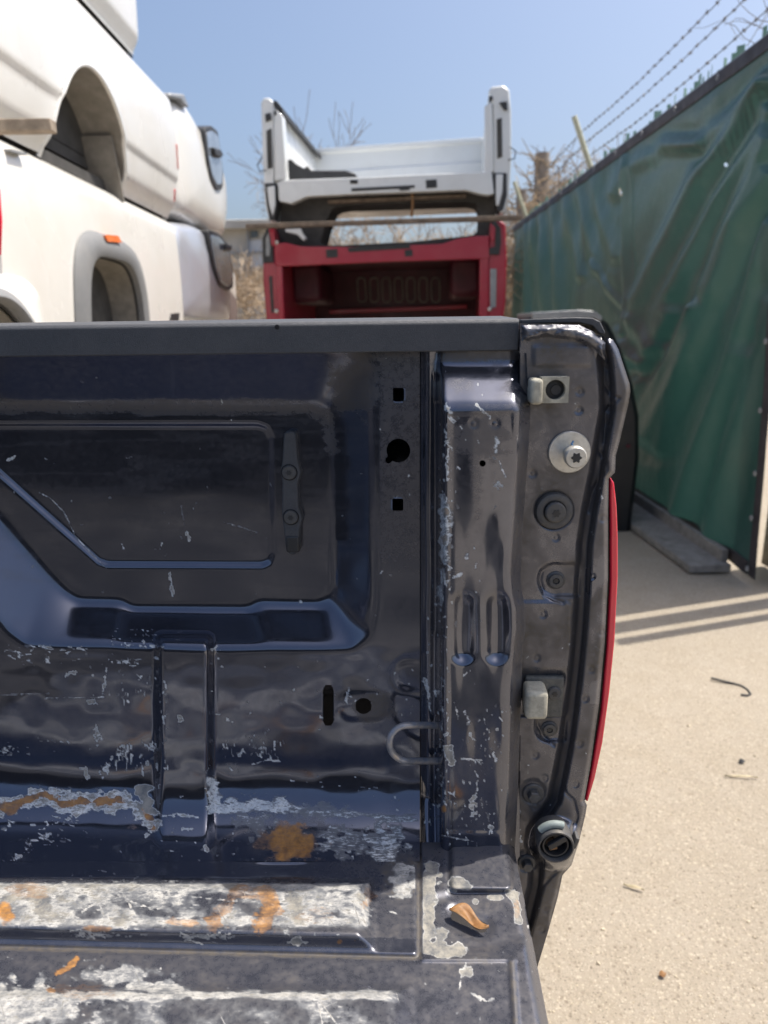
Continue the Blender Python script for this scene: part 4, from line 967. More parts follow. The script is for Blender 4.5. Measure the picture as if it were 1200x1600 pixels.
# ================================================================== RED AND WHITE BEDS IN THE MIDDLE
D0 = 6.0
FW = Frame((.06, D0, 2.35), rz=R(-6.0), ry=R(-1.55))
WB = FW.empty('truck_bed', 'white empty pickup bed without tailgate standing upright on top of the red one', 'truck bed', 'beds stacked in the middle')
def poly_part(frame, name, pts, y0, y1, mat, parent, bevel=.008, smooth=40):
    P_ = frame.at(np.array([q[0] for q in pts], float), np.array([q[1] for q in pts], float), 1, y0)
    mb = MB(); mb.prism([(p[0], p[2]) for p in P_], 1, y0, y1); return mb.build(name, mat, parent, smooth, bevel)
def w_at(px, py, y=0.): return FW.at(px, py, 1, y)
zs_, zf_ = w_at(440, 284)[2], w_at(440, 312)[2]
LW = 1.62
poly_part(FW, 'outer_side', [(407, 160), (411, 153), (420, 152), (428, 160), (428, 282), (431, 318), (429, 346), (420, 346), (414, 320), (410, 240)], 0, LW, WHITE_D, WB, .012)
poly_part(FW, 'outer_side', [(763, 142), (768, 135), (786, 133), (796, 140), (799, 175), (799, 250), (796, 300), (790, 330), (782, 334), (772, 300), (771, 270), (770, 165)], 0, LW, WHITE_D, WB, .012)
poly_part(FW, 'tail_post', [(428, 168), (441, 180), (447, 280), (429, 283)], -.012, .10, WHITE_D, WB)
poly_part(FW, 'tail_post', [(757, 165), (769, 160), (772, 268), (758, 270)], -.012, .10, WHITE_D, WB)
for a in ([(416, 204), (424, 200), (426, 262), (418, 264)], [(776, 186), (784, 184), (785, 245), (777, 248)]):
    poly_part(FW, 'lamp_recess', a, -.006, .05, LINER_D, WB, .002)
for a in ([(414, 178), (422, 176), (424, 186), (415, 190)], [(780, 160), (792, 158), (793, 172), (788, 172)], [(428, 172), (432, 172), (432, 180), (428, 180)], [(764, 150), (770, 150), (770, 156), (764, 156)]):
    poly_part(FW, 'latch', a, -.016, .05, BLKTRIM, WB, .002)
for a in ([(413, 286), (430, 286), (433, 318), (429, 344), (421, 344), (416, 318)], [(770, 270), (792, 270), (792, 305), (786, 328), (778, 332), (772, 310)]):
    tr_ = poly_part(FW, 'lower_trim', a, -.012, .12, BLKTRIM, WB, .006)
for a in ([(417, 292), (429, 290), (430, 320), (426, 338), (420, 318)], [(775, 272), (786, 272), (785, 300), (779, 322), (775, 320)]):
    poly_part(FW, 'trim_panel', a, -.020, .05, WHITE_D, WB, .006)
# dark rail caps
for a in ([(427, 156), (433, 158), (441, 168), (441, 176), (428, 166)],): poly_part(FW, 'rail_cap', a, .0, LW, BLKTRIM, WB, .003)
poly_part(FW, 'inner_side', [(429, 170), (436, 178), (438, 283), (429, 283)], .10, LW, WHITE_D, WB, .004)
poly_part(FW, 'inner_side', [(762, 160), (770, 158), (771, 268), (762, 269)], .10, LW, WHITE_D, WB, .004)
poly_part(FW, 'sill', [(434, 284), (450, 281), (560, 277), (690, 271), (768, 268), (772, 302), (763, 305), (750, 303), (728, 297), (560, 303), (480, 307), (470, 311), (455, 318), (436, 314)], -.02, .07, WHITE_D, WB, .006)
poly_part(FW, 'bed_floor', [(440, 288), (765, 273), (766, 285), (441, 300)], .07, LW, WHITE_D, WB, .004)
# corrugated bulkhead at the far end
zb_ = w_at(440, 290)[2]
p = FW.at(np.array([478., 757.]), np.array([229., 221.]), 1, LW)
xa, xb = w_at(430, 200)[0], w_at(768, 200)[0]; ztop = p[:, 2].mean()
mb = MB(); mb.prism([(LW, zb_), (LW + .05, zb_), (LW + .05, ztop), (LW - .03, ztop), (LW - .03, ztop - .035), (LW, ztop - .05), (LW, ztop - .20), (LW - .02, ztop - .22), (LW - .02, ztop - .33), (LW, ztop - .35)], 0, xa, xb); mb.build('bulkhead', WHITE_D, WB, 30, .004)
for a in ([(547, 281), (559, 281), (559, 287), (547, 287)],): poly_part(FW, 'sill_hole', a, -.024, 0, BLACK, WB, .002)
poly_part(FW, 'sill_handle_slot', [(549, 294), (648, 289), (648, 293), (640, 294), (640, 297), (626, 298), (622, 295), (549, 299)], -.026, 0, BLKTRIM, WB, .002)
poly_part(FW, 'sill_socket', [(665, 281), (682, 280), (683, 293), (666, 294)], -.026, 0, BLKTRIM, WB, .003)
# underside: cross members and dark wheel housings
# dark underside with the rounded opening one can look through
def ring_plate(frame, name, outer, inner, y0, y1, mat, parent):
    n = 64
    def rs_(pts):
        p = frame.at(np.array([q[0] for q in pts], float), np.array([q[1] for q in pts], float), 1, y0)[:, [0, 2]]
        p = np.vstack([p, p[:1]]); l = np.r_[0, np.cumsum(np.hypot(*np.diff(p, axis=0).T))]; tq = np.linspace(0, l[-1], 600)
        q_ = np.stack([np.interp(tq, l, p[:, 0]), np.interp(tq, l, p[:, 1])], 1); return q_
    oi, ii = rs_(outer), rs_(inner); c = ii.mean(0)
    def pick(P):
        a = np.arctan2((P[:, 1] - c[1]) * 4, P[:, 0] - c[0]); return np.array([P[np.argmin(np.abs((a - t + math.pi) % (2 * math.pi) - math.pi))] for t in np.linspace(-math.pi, math.pi, n, endpoint=False)])
    A_, B_ = pick(oi), pick(ii)
    vs_ = [(x, y0, z) for x, z in A_] + [(x, y0, z) for x, z in B_] + [(x, y1, z) for x, z in A_] + [(x, y1, z) for x, z in B_]
    fs_ = []
    for i in range(n):
        k = (i + 1) % n
        fs_ += [(i, n + i, n + k, k), (2 * n + i, 2 * n + k, 3 * n + k, 3 * n + i), (n + i, 3 * n + i, 3 * n + k, n + k), (i, k, 2 * n + k, 2 * n + i)]
    return link_mesh(name, vs_, fs_, mat, parent, 40)
ring_plate(FW, 'underbody', [(431, 316), (455, 318), (480, 308), (560, 304), (728, 298), (750, 304), (773, 304), (775, 350), (772, 372), (640, 386), (440, 396), (432, 350)], [(512, 340), (518, 326), (530, 321), (735, 314), (744, 318), (748, 330), (746, 362), (738, 368), (640, 378), (520, 384), (500, 382), (505, 360)], .16, .5, LINER_D, WB)
poly_part(FW, 'cross_member', [(512, 312), (728, 303), (728, 308), (512, 318)], .10, .16, TIMBER, WB, .004)
MB().tube([w_at(644, 300, .1), w_at(645, 320, .12), w_at(643, 338, .12)], .012, 8).build('rusty_hanger', RUSTY, WB)
# heap of dark lining left inside
rs = np.random.RandomState(3)
ln = [(448, 283), (447, 250), (455, 248), (462, 255), (475, 263), (480, 258), (486, 266), (540, 266), (556, 271), (556, 277)]
hl = poly_part(FW, 'torn_bed_liner', ln, .16, .34, BLKTRIM, None, .01)
hl.matrix_world = WB.matrix_world if False else Matrix.Translation(Vector(FW.o)) @ Matrix(FW.R.tolist()).to_4x4()
tag(hl, 'torn black liner piece lying inside the white middle bed', 'bed liner')
# loose white cables curling off the corners
def w_world(frame, p): return frame.o + frame.R @ np.asarray(p)
for nm, pts_ in (('left', [(410, 245), (402, 258), (406, 268), (416, 266)]), ('right', [(797, 230), (806, 236), (804, 248), (794, 250)])):
    MB().tube([w_at(a, b, -.03) for a, b in pts_], .005, 6).build('wire_loop', BLKTRIM, WB)

FR = Frame((.06, D0, 1.75), rz=R(-4.0), ry=R(-1.2))
RB = FR.empty('truck_bed', 'crimson pickup bed lying upside down under the white bed in the middle', 'truck bed', 'beds stacked in the middle')
def r_at(px, py, y=0.): return FR.at(px, py, 1, y)
poly_part(FR, 'outer_side', [(411, 385), (413, 362), (426, 352), (430, 372), (430, 412), (440, 412), (446, 520), (448, 560), (424, 560), (416, 500), (411, 440)], 0, 1.65, RED, RB, .012)
poly_part(FR, 'outer_side', [(762, 402), (764, 372), (767, 345), (779, 342), (790, 350), (792, 400), (790, 470), (784, 520), (780, 560), (758, 560), (762, 500)], 0, 1.65, RED, RB, .012)
poly_part(FR, 'sill', [(428, 381), (445, 379), (470, 385), (560, 386), (690, 381), (715, 373), (740, 369), (764, 368), (765, 404), (600, 409), (440, 416), (430, 414)], -.02, .07, RED, RB, .006)
poly_part(FR, 'tail_post', [(430, 414), (441, 414), (446, 560), (436, 560)], -.012, .10, RED, RB)
poly_part(FR, 'tail_post', [(750, 402), (764, 402), (762, 560), (748, 560)], -.012, .10, RED, RB)
for a in ([(420, 432), (425, 431), (428, 488), (424, 489)], [(766, 420), (776, 420), (775, 480), (766, 482)]):
    poly_part(FR, 'lamp_recess', a, -.008, .05, LINER_D if a[0][0] < 500 else GREYMET, RB, .002)
for a in ([(410, 372), (416, 358), (426, 356), (426, 384), (427, 410), (411, 411)], [(766, 344), (775, 345), (782, 356), (783, 380), (780, 398), (764, 398), (764, 388), (774, 385), (773, 360)]):
    poly_part(FR, 'lower_trim', a, -.022, .10, BLKTRIM, RB, .004)
for a in ([(415, 372), (420, 362), (422, 385), (421, 400), (415, 400)], [(769, 350), (774, 356), (773, 376), (767, 376)]):
    poly_part(FR, 'trim_panel', a, -.028, .05, GREYMET if a[0][0] < 500 else RED, RB, .004)
for a in ([(420, 358), (428, 352), (430, 384), (424, 384)],): poly_part(FR, 'corner_flange', a, -.032, .05, RED, RB, .004)
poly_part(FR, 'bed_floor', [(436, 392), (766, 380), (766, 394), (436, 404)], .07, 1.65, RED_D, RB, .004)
za, zb2 = r_at(600, 520)[2], r_at(600, 392)[2]
xa, xb = r_at(432, 450)[0], r_at(764, 450)[0]
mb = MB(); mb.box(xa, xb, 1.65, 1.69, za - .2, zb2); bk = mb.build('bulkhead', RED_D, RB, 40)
for k in range(7):
    px0 = 565 + k * 19.3
    c_ = FR.at(px0, 453, 1, 1.64); h_ = abs(FR.at(px0, 434, 1, 1.64)[2] - FR.at(px0, 472, 1, 1.64)[2]) / 2; w_ = .042
    t_ = np.linspace(0, 2 * math.pi, 29)
    pts_ = [(c_[0] + w_ * math.copysign(abs(math.cos(a)) ** .7, math.cos(a)), 1.645, c_[2] + (h_ - w_) * math.copysign(1, math.sin(a)) * (1 if abs(math.sin(a)) > .02 else 0) + w_ * math.sin(a)) for a in t_]
    MB().tube(pts_, .010, 6).build('pressed_rib', LINER, bk, 60)
mb = MB(); zz = FR.at(600, 484, 1, 1.6)[2]; mb.box(xa + .2, xb - .1, 1.58, 1.648, zz - .02, zz + .02); mb.build('ledge', RED, RB, 40, .006)
for s_, x in ((1, xa + .16), (-1, xb - .16)):
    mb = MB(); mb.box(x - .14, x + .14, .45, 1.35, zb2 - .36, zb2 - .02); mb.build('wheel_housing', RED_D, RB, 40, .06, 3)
for a in ([(509, 390), (527, 389), (528, 402), (510, 403)], [(632, 391), (644, 390), (645, 400), (633, 401)]):
    poly_part(FR, 'sill_socket', a, -.026, 0, BLKTRIM, RB, .003)
poly_part(FR, 'sill_handle_slot', [(543, 387), (640, 382), (641, 388), (545, 394)], -.027, 0, BLKTRIM, RB, .002)
for a, b in ((432, 379), (432, 486), (765, 483)): MB().lathe(r_at(a, b, -.012), (0, -1, 0), [(.016, -.01), (.016, .01), (.008, .014)], 14).build('latch_pin', ZINC, RB, 30)
poly_part(FR, 'frame_bracket', [(446, 358), (470, 357), (471, 362), (478, 372), (474, 376), (464, 366), (446, 362)], .02, .1, WHITE_D, RB, .003)
# standing on timber trestles behind the blue bed
zl = r_at(440, 560)[2] + FR.o[2]
mb = MB()
tz = .02
ta = w_world(FR, (-.95, .05, 0)); 
trl = tag(MB().box(-.95, 1.02, D0 - .05, D0 + .12, zl - .16, zl).box(-.95, 1.02, D0 + 1.2, D0 + 1.37, zl - .16, zl).box(-.9, -.75, D0 - .05, D0 + 1.37, 0, zl - .161).box(.8, .95, D0 - .05, D0 + 1.37, 0, zl - .161).build('timber_trestle', TIMBER, None, 30, .006), 'brown timber trestle under the upside down red bed', 'trestle')
a, b = FW.at(385, 354, 1, -.16), FW.at(815, 340, 1, -.16)
timber('long brown timber laid across between the white and the red middle beds', FW, w_world(FW, a), w_world(FW, b), .06, .034, TIMBER, 'timber_beam', 'beam')

# ---- dark bed standing on end near the fence
FD = Frame((1.42, 4.75, 0), rz=R(-4))
DB = FD.empty('truck_bed', 'black pickup bed standing in the shade between red bed and green fence', 'truck bed')
def db(name, pts, y0, y1, mat, bv=.02): return poly_part(FD, name, pts, y0, y1, mat, DB, bv, 50)
z0_ = FD.at(900, 800, 1, 0.)[2]
db('outer_side', [(826, 494), (935, 492), (952, 505), (972, 545), (990, 600), (1000, 650), (1000, 720), (994, 770), (985, 840), (826, 840)], 0, .9, DKGREY, .035)
db('rail_cap', [(832, 488), (905, 484), (930, 486), (942, 495), (940, 503), (928, 497), (832, 500)], -.02, .85, GREYMET, .006)
db('wheel_housing', [(850, 560), (940, 560), (960, 620), (960, 720), (850, 720)], -.015, .3, BLACK, .03)
MB().lathe(FD.at(982, 697, 1, -.003), (0, -1, 0), [(.014, -.01), (.014, .006), (.011, .01)], 20).build('reflector', RED_D, DB, 30)

# ================================================================== FENCE, TARP, BARBED WIRE
XF = 2.05
fence = bpy.data.objects.new('fence', None); COL.objects.link(fence); fence.location = (XF, 4, 0)
tag(fence, 'tall fence with barbed wire strands and pale green slats behind the tarp', 'fence')
FF = Frame((XF, 4, 0))
YN, YFAR = 3.72, 11.4
def fy(y): return y - 4
ZTOP = 2.82
# tarp
TP = tag(bpy.data.objects.new('green_tarp', None), 'dark green vinyl tarp with dark hems hung in folds on the right fence', 'tarp'); COL.objects.link(TP); TP.location = (XF - .05, 4, 0)
FT2 = Frame((XF - .05, 4, 0))
yt = YN * (YFAR / YN) ** np.linspace(0, 1, 560); zt_ = np.linspace(.05, ZTOP, 280)
tt_ = np.linspace(0, 1, 560); Tg, Zg = np.meshgrid(tt_, zt_); YNg = YN - .11 * np.clip(1 - Zg / 1.5, 0, 1); Yg = YNg * (YFAR / YNg) ** Tg
PXg, PYg = project(np.stack([np.full(Yg.shape, XF - .05), Yg, Zg], -1))
FOLDS = [([(1205, 130), (1085, 285), (997, 472), (975, 560)], 13, .055), ([(1205, 175), (1116, 320), (1025, 490), (1000, 560)], 11, .045), ([(1205, 217), (1130, 378), (1067, 556), (1010, 680)], 13, .055), ([(1205, 273), (1160, 350), (1085, 546), (1030, 700)], 10, .035), ([(1205, 350), (1172, 465), (1130, 600), (1060, 800)], 12, .04), ([(1205, 480), (1182, 567), (1150, 700), (1110, 860)], 16, .035), ([(1160, 560), (1130, 720), (1100, 850)], 14, .02),
         ([(1205, 118), (1150, 170), (1090, 225), (1040, 222)], 10, .03), ([(1090, 225), (1030, 235), (980, 262), (960, 300)], 10, .02), ([(1088, 480), (1020, 600), (986, 676)], 9, .035), ([(1046, 490), (1000, 590), (985, 640)], 9, .03), ([(975, 245), (977, 430), (976, 520)], 4, .03),
         ([(925, 275), (935, 330), (962, 400)], 8, .02), ([(900, 285), (912, 340), (930, 420)], 7, .02), ([(880, 300), (890, 360), (905, 430)], 7, .025), ([(925, 410), (950, 450), (970, 480)], 4, .015), ([(862, 320), (868, 400), (875, 500)], 6, .04), ([(845, 330), (848, 420), (852, 520)], 5, .045), ([(832, 335), (834, 420), (836, 520)], 4, .05), ([(822, 340), (823, 420), (824, 520)], 3, .05), ([(990, 500), (1015, 545), (1030, 545)], 8, .02), ([(960, 520), (990, 560), (1000, 570)], 8, .02)]
disp = np.zeros(Yg.shape)
for pts_, wd, am in FOLDS:
    d = sd_line(PXg, PYg, pts_) / (wd * 1.15)
    disp -= am * np.exp(-d * d) - am * .35 * np.exp(-(d - 1.8) ** 2)
disp += .05 * (fbm(Yg, Zg, 1.3, .9, 301, 3) - .5) + .018 * (fbm(Yg + Zg * .7, Zg, .35, .9, 302, 2) - .5) + .007 * (fbm(Yg, Zg, .12, .16, 303, 3) - .5)
disp += .03 * np.sin(Yg * 7 + Zg * 1.2) * sstep(6.5, 9, Yg) * sstep(ZTOP, ZTOP - .5, Zg)
disp *= sstep(ZTOP + .02, ZTOP - .25, Zg) * .85 + .15
disp *= sstep(-.02, .22, Yg - YNg) * .8 + .2
n_, m_ = Yg.shape; idx = np.arange(n_ * m_).reshape(n_, m_); q = np.stack([idx[:-1, :-1], idx[1:, :-1], idx[1:, 1:], idx[:-1, 1:]], -1).reshape(-1, 4)
hole = [ci_(PXg, PYg) for ci_ in (lambda x, y: np.hypot((x - 972) / 4, (y - 300) / 9) - 1,)]
cxg = (PXg[:-1, :-1] + PXg[1:, 1:]) / 2; cyg = (PYg[:-1, :-1] + PYg[1:, 1:]) / 2
keepq = ((np.hypot((cxg - 972) / 4.5, (cyg - 300) / 8) > 1) & (np.hypot((cxg - 1130) / 2.2, (cyg - 258) / 3) > 1)).reshape(-1)
link_mesh('tarp_sheet', np.stack([disp, Yg - 4, Zg], -1).reshape(-1, 3).tolist(), q[keepq].tolist(), TARP, TP, 180)
def strip(name, mask_y, mask_z, off, mat, parent):
    sy = np.where(mask_y)[0]; sz = np.where(mask_z)[0]
    dd = disp[np.ix_(sz, sy)] - off; yy = Yg[np.ix_(sz, sy)] - 4; zz = Zg[np.ix_(sz, sy)]
    n2, m2 = dd.shape; ix = np.arange(n2 * m2).reshape(n2, m2); qq = np.stack([ix[:-1, :-1], ix[1:, :-1], ix[1:, 1:], ix[:-1, 1:]], -1).reshape(-1, 4)
    o = link_mesh(name, np.stack([dd, yy, zz], -1).reshape(-1, 3).tolist(), qq.tolist(), mat, parent, 180); s_ = o.modifiers.new('t', 'SOLIDIFY'); s_.thickness = .003; return o
strip('top_hem', yt > 0, zt_ > ZTOP - .085, .006, HEM, TP)
strip('end_hem', yt < YN + .075, (zt_ > .0) & (zt_ < ZTOP - .09), .006, HEM, TP)
strip('bottom_hem', yt > YN + .08, zt_ < .13, .006, HEM, TP)
EYE = MB().lathe((0, 0, 0), (-1, 0, 0), [(.016, 0), (.016, .004), (.009, .006), (.008, .001)], 14)
ge = EYE.build('grommet', GREYMET, TP, 30)
first = True
gp = [(4.0 + k * .62, ZTOP - .045) for k in range(9)] + [(YN - .11 * max(0, 1 - z / 1.5) + .035, z) for z in (.10, .38, .62, .95, 1.3)]
for y, z in gp:
    o = ge if first else ge.copy(); first = False
    if o is not ge: COL.objects.link(o)
    o.location = (-.03, y - 4, z)
# fence frame
def fpart(name, mb, mat, **kw): return mb.build(name, mat, fence, **kw)
fpart('top_rail', MB().tube([(0, y, ZTOP + .015) for y in np.linspace(-1.2, 8.4, 20)], .024, 10), GREYMET)
for y in (3.46, 6.5):
    fpart('post', MB().lathe((.03, y, 0), (0, 0, 1), [(.032, 0), (.032, ZTOP + .05)], 14), POSTP)
TIP = FW0.at(897, 182, 1, 7.48); ARMS = []
for y, pa, pb_ in ((3.46, (932, 250), (897, 180)),):
    A0 = np.array([.02, y, ZTOP + .02]);
    arm = fpart('barb_arm', MB().tube([(.03, y, ZTOP - .02), (-.02, y - .0, ZTOP + .05), (TIP[0] - XF, y + .02, TIP[2])], [.026, .026, .026], 12), POSTP)
    ARMS.append(y)
arm2 = arm.copy(); COL.objects.link(arm2); arm2.location = (0, 3.15, 0)
# barbed wire: three strands held by the arms
rs = np.random.RandomState(11)
for k, q_ in enumerate(((931, 240), (921, 222), (913, 207))):
    wq = FW0.at(*q_, 1, 7.46); x, z = wq[0] - XF - .02, wq[2] + .01
    pts_ = [(x, y, z - .035 * math.sin(math.pi * ((y - .34) % 3.12) / 3.12) + rs.normal(0, .002)) for y in np.linspace(-1.6, 8.2, 120)]
    st_ = fpart('wire_strand', MB().tube(pts_, .0032, 5), WIRE)
    bm = MB(); 
    for d_ in ((.7, .5, .5), (-.6, .4, .6), (.2, -.6, .75), (.4, .9, -.2)):
        d_ = np.array(d_) / np.linalg.norm(d_); bm.tube([-d_ * .016, d_ * .016], [.0016, .0012], 4)
    bm.lathe((0, -.009, 0), (0, 1, 0), [(.0062, 0), (.0062, .018)], 7)
    b0 = bm.build('barb', WIRE, st_, 40)
    for i in range(58):
        o = b0 if i == 0 else b0.copy()
        if i: COL.objects.link(o)
        y = -1.0 + i * .118 + rs.uniform(-.01, .01); o.location = (x, y, np.interp(y, [p[1] for p in pts_], [p[2] for p in pts_])); o.rotation_euler = (rs.uniform(-1, 1), rs.uniform(0, 6), rs.uniform(-1, 1))
# slat tips poking up above the rail
sm = None
for i in range(130):
    y = .02 + i * .058 + rs.uniform(-.012, .012)
    if rs.rand() < .14: continue
    h = rs.uniform(.02, .11) * (1 if rs.rand() < .8 else .4)
    if sm is None: sm = MB().box(-.002, .002, -.015, .015, -.35, 0).build('slat', SLATG, fence)
    o = sm if i == 0 else sm.copy()
    if o is not sm: COL.objects.link(o)
    o.location = (.045, y, ZTOP + .03 + h); o.rotation_euler = (rs.normal(0, .015), 0, rs.uniform(-.9, .9))
# unseen boards added beyond the tarp to stripe the ground with shadow
for a_, c_ in ((3.61, 3.97), (3.43, 3.54), (3.31, 3.37)): fpart('shadow_board', MB().box(.17, .20, a_ - 4, c_ - 4, .02, 2.5), WOOD)
# dry vines tangled over the top of the fence
def tangle(name, label, n, box, seed, mat, rad, length, up=.2, cat='vine', parent=None, kind=None):
    rs = np.random.RandomState(seed); mb = MB()
    for _ in range(n):
        p = np.array([rs.uniform(box[0], box[1]), rs.uniform(box[2], box[3]), rs.uniform(box[4], box[5])]); d = rs.normal(0, 1, 3); d[2] = abs(d[2]) * .6 + up; d /= np.linalg.norm(d)
        pts_ = [p.copy()]; l = length * rs.uniform(.4, 1.2)
        for k in range(5):
            d = d + rs.normal(0, .35, 3); d /= np.linalg.norm(d); p = p + d * l / 5; pts_.append(p.copy())
        mb.tube(pts_, list(np.linspace(rad, rad * .45, 6)), 3, False)
    o = mb.build(name, mat, parent, 60)
    if label: tag(o, label, cat, None, kind)
    return o
tangle('vine', 'thin grey vine stems curling over the near top of the fence', 16, (2.0, 2.15, 3.95, 4.5, 2.75, 2.95), 21, TWIGG, .0025, .35, .25)
# planks on the ground along the fence foot
a, b = np.array([1.86, 3.84, .035]), np.array([1.80, 6.0, .035])
pl = timber('long grey plank lying flat at the foot of the green tarp', None, a, b, .24, .045, PLANK, 'plank', 'plank')
timber('narrow pale batten leaning against the bottom hem of the tarp', None, (1.965, 3.9, .08), (1.95, 6.2, .08), .04, .10, PLANK, 'batten', 'batten')

# ================================================================== BEYOND: TREES, BRUSH, BUILDING
def bare_tree(name, label, x, y, h, seed, mat_t, mat_c, spread=.55, depth=5, r0=.09, tw=.007, group=None, lean=(0, 0), cat='tree', nb=(2, 4)):
    root = bpy.data.objects.new(name, None); COL.objects.link(root); root.location = (x, y, 0); tag(root, label, cat, group)
    rs = np.random.RandomState(seed); mt, mc = MB(), MB()
    def grow(p, d, l, r, lev):
        pts_ = [p.copy()]; q = p.copy(); dd = d.copy(); n_ = 4 if lev < 3 else 3
        for k in range(n_):
            dd = dd + rs.normal(0, .13 + .03 * lev, 3) + np.array([0, 0, .06]); dd /= np.linalg.norm(dd); q = q + dd * l / n_; pts_.append(q.copy())
        rr = list(np.linspace(r, max(tw, r * .6), n_ + 1))
        (mt if lev < 2 else mc).tube(pts_, rr, 7 if lev < 2 else 3, lev < 2)
        if lev >= depth: return
        for k in range(rs.randint(*nb) + (1 if lev > 0 else 0)):
            t = rs.uniform(.45, 1.0) if lev else rs.uniform(.5, 1.0); i = min(int(t * n_), n_ - 1); o = pts_[i] + (pts_[i + 1] - pts_[i]) * (t * n_ - i)
            ax = rs.normal(0, 1, 3); ax -= dd * (ax @ dd); ax /= np.linalg.norm(ax) + 1e-9; e = dd + ax * rs.uniform(.5, 1.2) * spread * 1.5; e /= np.linalg.norm(e)
            grow(o, e, l * rs.uniform(.58, .82), max(tw, r * .55), lev + 1)
    d0 = np.array([lean[0], lean[1], 1.0]); d0 /= np.linalg.norm(d0)
    grow(np.zeros(3), d0, h * .42, r0, 0)
    mt.build('trunk', mat_t, root, 60); mc.build('crown', mat_c, root, 60)
    return root
bare_tree('bare_tree', 'tall thin bare tree rising behind the white middle bed', -.95, 15.5, 5.6, 41, BARK, TWIGG, .34, 5, .06, .006, lean=(.05, 0))
G_T = 'bare trees beyond the yard'
for i, (x, y, h, s_) in enumerate([(3.6, 17, 5.2, 51), (4.9, 21, 6.2, 52), (6.4, 24, 6.5, 53), (2.2, 19, 4.6, 54)]):
    bare_tree('bare_tree', ['bare grey tree just right of the white middle bed', 'bare grey tree behind the slanted barbed wire arm', 'bare grey tree furthest right above the fence top', 'low bare tree close behind the right post of the white bed'][i], x, y, h, s_, BARK, TWIGG, .5, 5, .07, .008, G_T)
G_B = 'leafless tan bushes behind the stacked beds'
BL = ['tan leafless bush seen through the gap left of centre under the white bed', 'tan leafless bush seen through the middle of the gap under the white bed', 'tan leafless bush seen through the right of the gap under the white bed', 'tan leafless bush right beside the red bed', 'tan leafless bush left of the red bed in front of the pale wall', 'tan leafless bush above the far end of the green tarp', 'tan leafless bush behind the far end of the fence']
for i, (x, y, h, s_) in enumerate([(-1.0, 13.5, 2.9, 61), (.25, 14.0, 3.1, 62), (1.4, 13.2, 3.0, 63), (2.1, 12.2, 3.6, 64), (-2.6, 11.5, 2.6, 65), (2.7, 13.0, 4.3, 66), (3.4, 12.6, 3.8, 67)]):
    bare_tree('bush', BL[i], x, y, h, s_, TWIG, TWIG, .85, 5, .03, .006, G_B, (random.uniform(-.2, .2), 0), 'bush', (3, 5))
# two stumps of poles wrapped in vines
for i, (px, y, zt2, r_) in enumerate([(845, 14.0, 4.38, .17), (815, 13.2, 3.62, .12)]):
    x = (rayw(px, 300) * y / rayw(px, 300)[1])[0]
    root = bpy.data.objects.new('vine_covered_pole', None); COL.objects.link(root); root.location = (x, y, 0)
    tag(root, ['thick pole covered in dry tan vines beyond the far end of the fence', 'shorter vine covered pole close to the right of the red bed'][i], 'pole', 'vine covered poles')
    MB().tube([(0, 0, 0), (.03, 0, zt2 * .5), (0, 0, zt2)], [r_, r_ * .9, r_ * .75], 10).build('pole', BARK, root)
    tangle('vine', None, 260, (-r_ * 1.4, r_ * 1.4, -r_, r_, .3, zt2 - .2), 71 + i, VINE, .014, .7, .3, parent=root)
tag(tangle('brush', 'mass of dry tan brush along the back of the yard', 900, (-6, 6, 14.5, 17.5, .2, 2.3), 81, TWIG, .010, 1.2, .5), kind='stuff')

bld = bpy.data.objects.new('building', None); COL.objects.link(bld); bld.location = (-4.5, 16, 0)
tag(bld, 'low pale concrete building with flat roof behind the left stack', 'building')
FBd = Frame((-4.5, 16, 0))
def bd(name, pts, y0, y1, mat, parent=bld, bv=.01): return poly_part(FBd, name, pts, y0, y1, mat, parent, bv)
xl_, xr_ = -4.0, FBd.at(418, 400, 1, 0)[0] + .6
ztb = FBd.at(390, 358, 1, 0)[2]
mb = MB(); mb.box(xl_, xr_, 0, 5, 0, ztb - .02); mb.build('wall', CONC, bld, 30)
mb = MB(); mb.box(xl_ - .2, xr_ + .2, -.25, 5.2, ztb - .019, ztb + .16); mb.build('roof_slab', CONC, bld, 30, .02)
for a in ([(390, 360), (404, 359), (405, 372), (390, 373)], [(378, 450), (386, 449), (387, 490), (379, 491)]):
    f_ = bd('window', a, -.03, .1, CONC, bld); cxm = np.mean([p[0] for p in a]); cym = np.mean([p[1] for p in a])
    bd('pane', [(cxm + (p[0] - cxm) * .85, cym + (p[1] - cym) * .88) for p in a], -.036, .1, PANE, f_, .004)
for a in ([(388, 376), (409, 374), (409, 416), (388, 418)], [(387, 450), (393, 449), (395, 505), (388, 505)], [(400, 455), (416, 454), (418, 505), (400, 505)]): bd('wall_panel', a, -.02, .1, CONCB)
for a in ([(358, 395), (414, 392), (414, 394.5), (358, 397.5)], [(370, 422), (414, 419), (414, 422), (370, 425)]): bd('pipe', a, -.10, -.04, GREYMET, bld, .01)
bd('gutter_pipe', [(385, 360), (388, 360), (388, 505), (385, 505)], -.1, -.03, GREYMET, bld, .01)

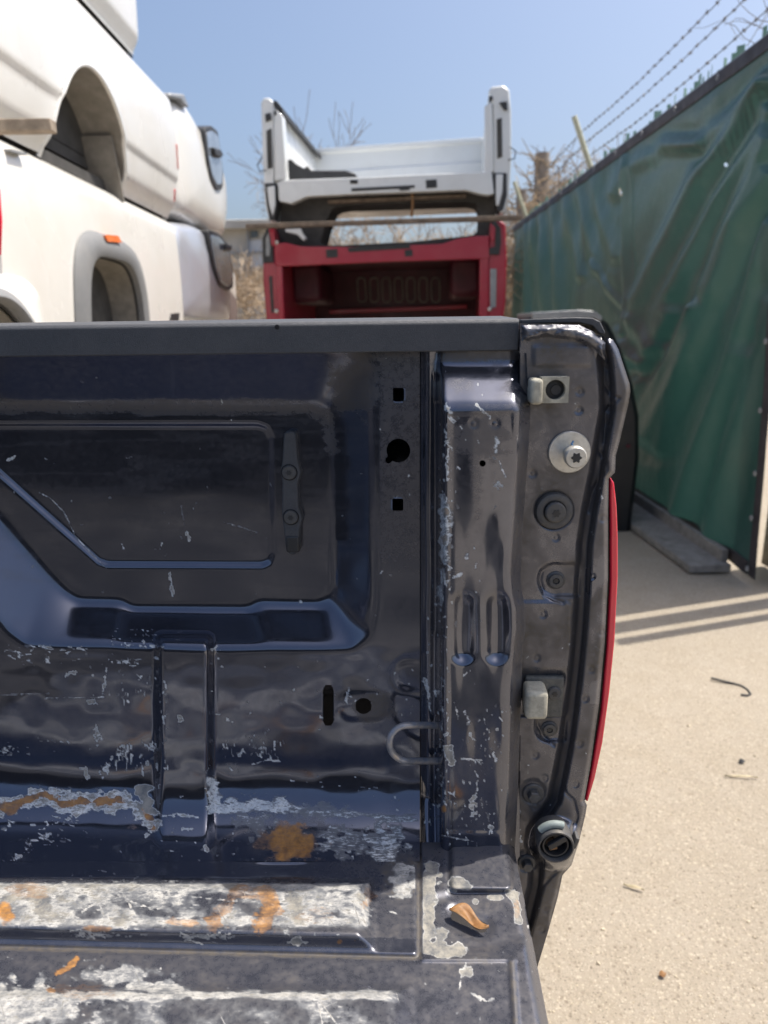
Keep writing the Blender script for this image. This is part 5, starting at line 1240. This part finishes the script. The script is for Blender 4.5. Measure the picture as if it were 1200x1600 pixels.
# ================================================================== SMALL THINGS ON THE GROUND
c_ = lambda px, py: FW0.at(px, py, 2, .006)
FW0 = Frame()
wp = [(1111, 1061), (1120, 1063), (1130, 1065), (1145, 1067), (1158, 1070), (1168, 1076), (1173, 1083), (1168, 1086), (1158, 1085)]
P_ = [c_(*p) for p in wp]; c0 = np.mean(P_, 0)
for p in P_: p[2] += .004 * math.sin(p[0] * 30)
o = MB().tube([p - c0 for p in P_], .0045, 6).build('bent_wire', BLKTRIM); o.location = c0
tag(o, 'bent black wire hook lying on the sunlit concrete', 'wire')
rs = np.random.RandomState(9); mb = MB()
for _ in range(260):
    px, py = rs.uniform(850, 1210), rs.uniform(960, 1610); p = FW0.at(px, py, 2, 0.); r_ = rs.choice([.003, .004, .006, .010], p=[.55, .34, .10, .01])
    vs_ = [p + np.array([r_ * math.cos(a) * rs.uniform(.7, 1.2), r_ * math.sin(a) * rs.uniform(.7, 1.2), -.0005]) for a in np.linspace(0, 2 * math.pi, 6, endpoint=False)] 
    tp = [p + (v - p) * .6 + np.array([0, 0, r_ * rs.uniform(.35, .8)]) for v in vs_]
    mb.add(vs_ + tp, [tuple(range(6, 12))] + [(i, (i + 1) % 6, (i + 1) % 6 + 6, i + 6) for i in range(6)])
PEB = simple('loose_grit', (.44, .375, .28), .9, var=.4, scale=60)
tag(mb.build('grit', PEB, None, 40), 'loose grit and small stones scattered on the concrete', 'grit', kind='stuff')
def chip_thing(label, name, cat, px, py, sx_, sy_, rot, mat, hgt=.004):
    p = FW0.at(px, py, 2, .003); vs_, fs_ = [], []
    for i in range(9):
        u = i / 8 - .5; wd = sy_ * (1 - (2 * u) ** 2) ** .6 + .0008
        for v in (-1, 0, 1): vs_.append((u * sx_, v * wd, hgt * (v * v + .6 * math.sin(6 * u + v)) + .002))
    for i in range(8):
        for j in range(2): k = i * 3 + j; fs_.append((k, k + 1, k + 4, k + 3))
    o = link_mesh(name, vs_, fs_, mat, None, 60); o.location = p; o.rotation_euler = (0, 0, rot); s_ = o.modifiers.new('t', 'SOLIDIFY'); s_.thickness = .0006
    tag(o, label, cat)
PALE = simple('pale_dry_leaf', (.48, .41, .27), .7, var=.2, scale=100)
chip_thing('thin curled yellow leaf on the concrete beside the blue bed', 'fallen_leaf', 'leaf', 990, 1388, .050, .0028, R(-25), PALE)
chip_thing('pale yellow stalk on the concrete right of the red tail lamp', 'dry_stalk', 'stalk', 1158, 1215, .10, .0022, R(-8), PALE)
chip_thing('small orange brown leaf scrap near the bottom of the concrete', 'leaf_scrap', 'leaf', 1035, 1525, .016, .006, R(20), LEAF)
chip_thing('small dark leaf scrap on the concrete near the right edge', 'leaf_scrap', 'leaf', 1159, 1191, .02, .008, R(10), BLKTRIM)
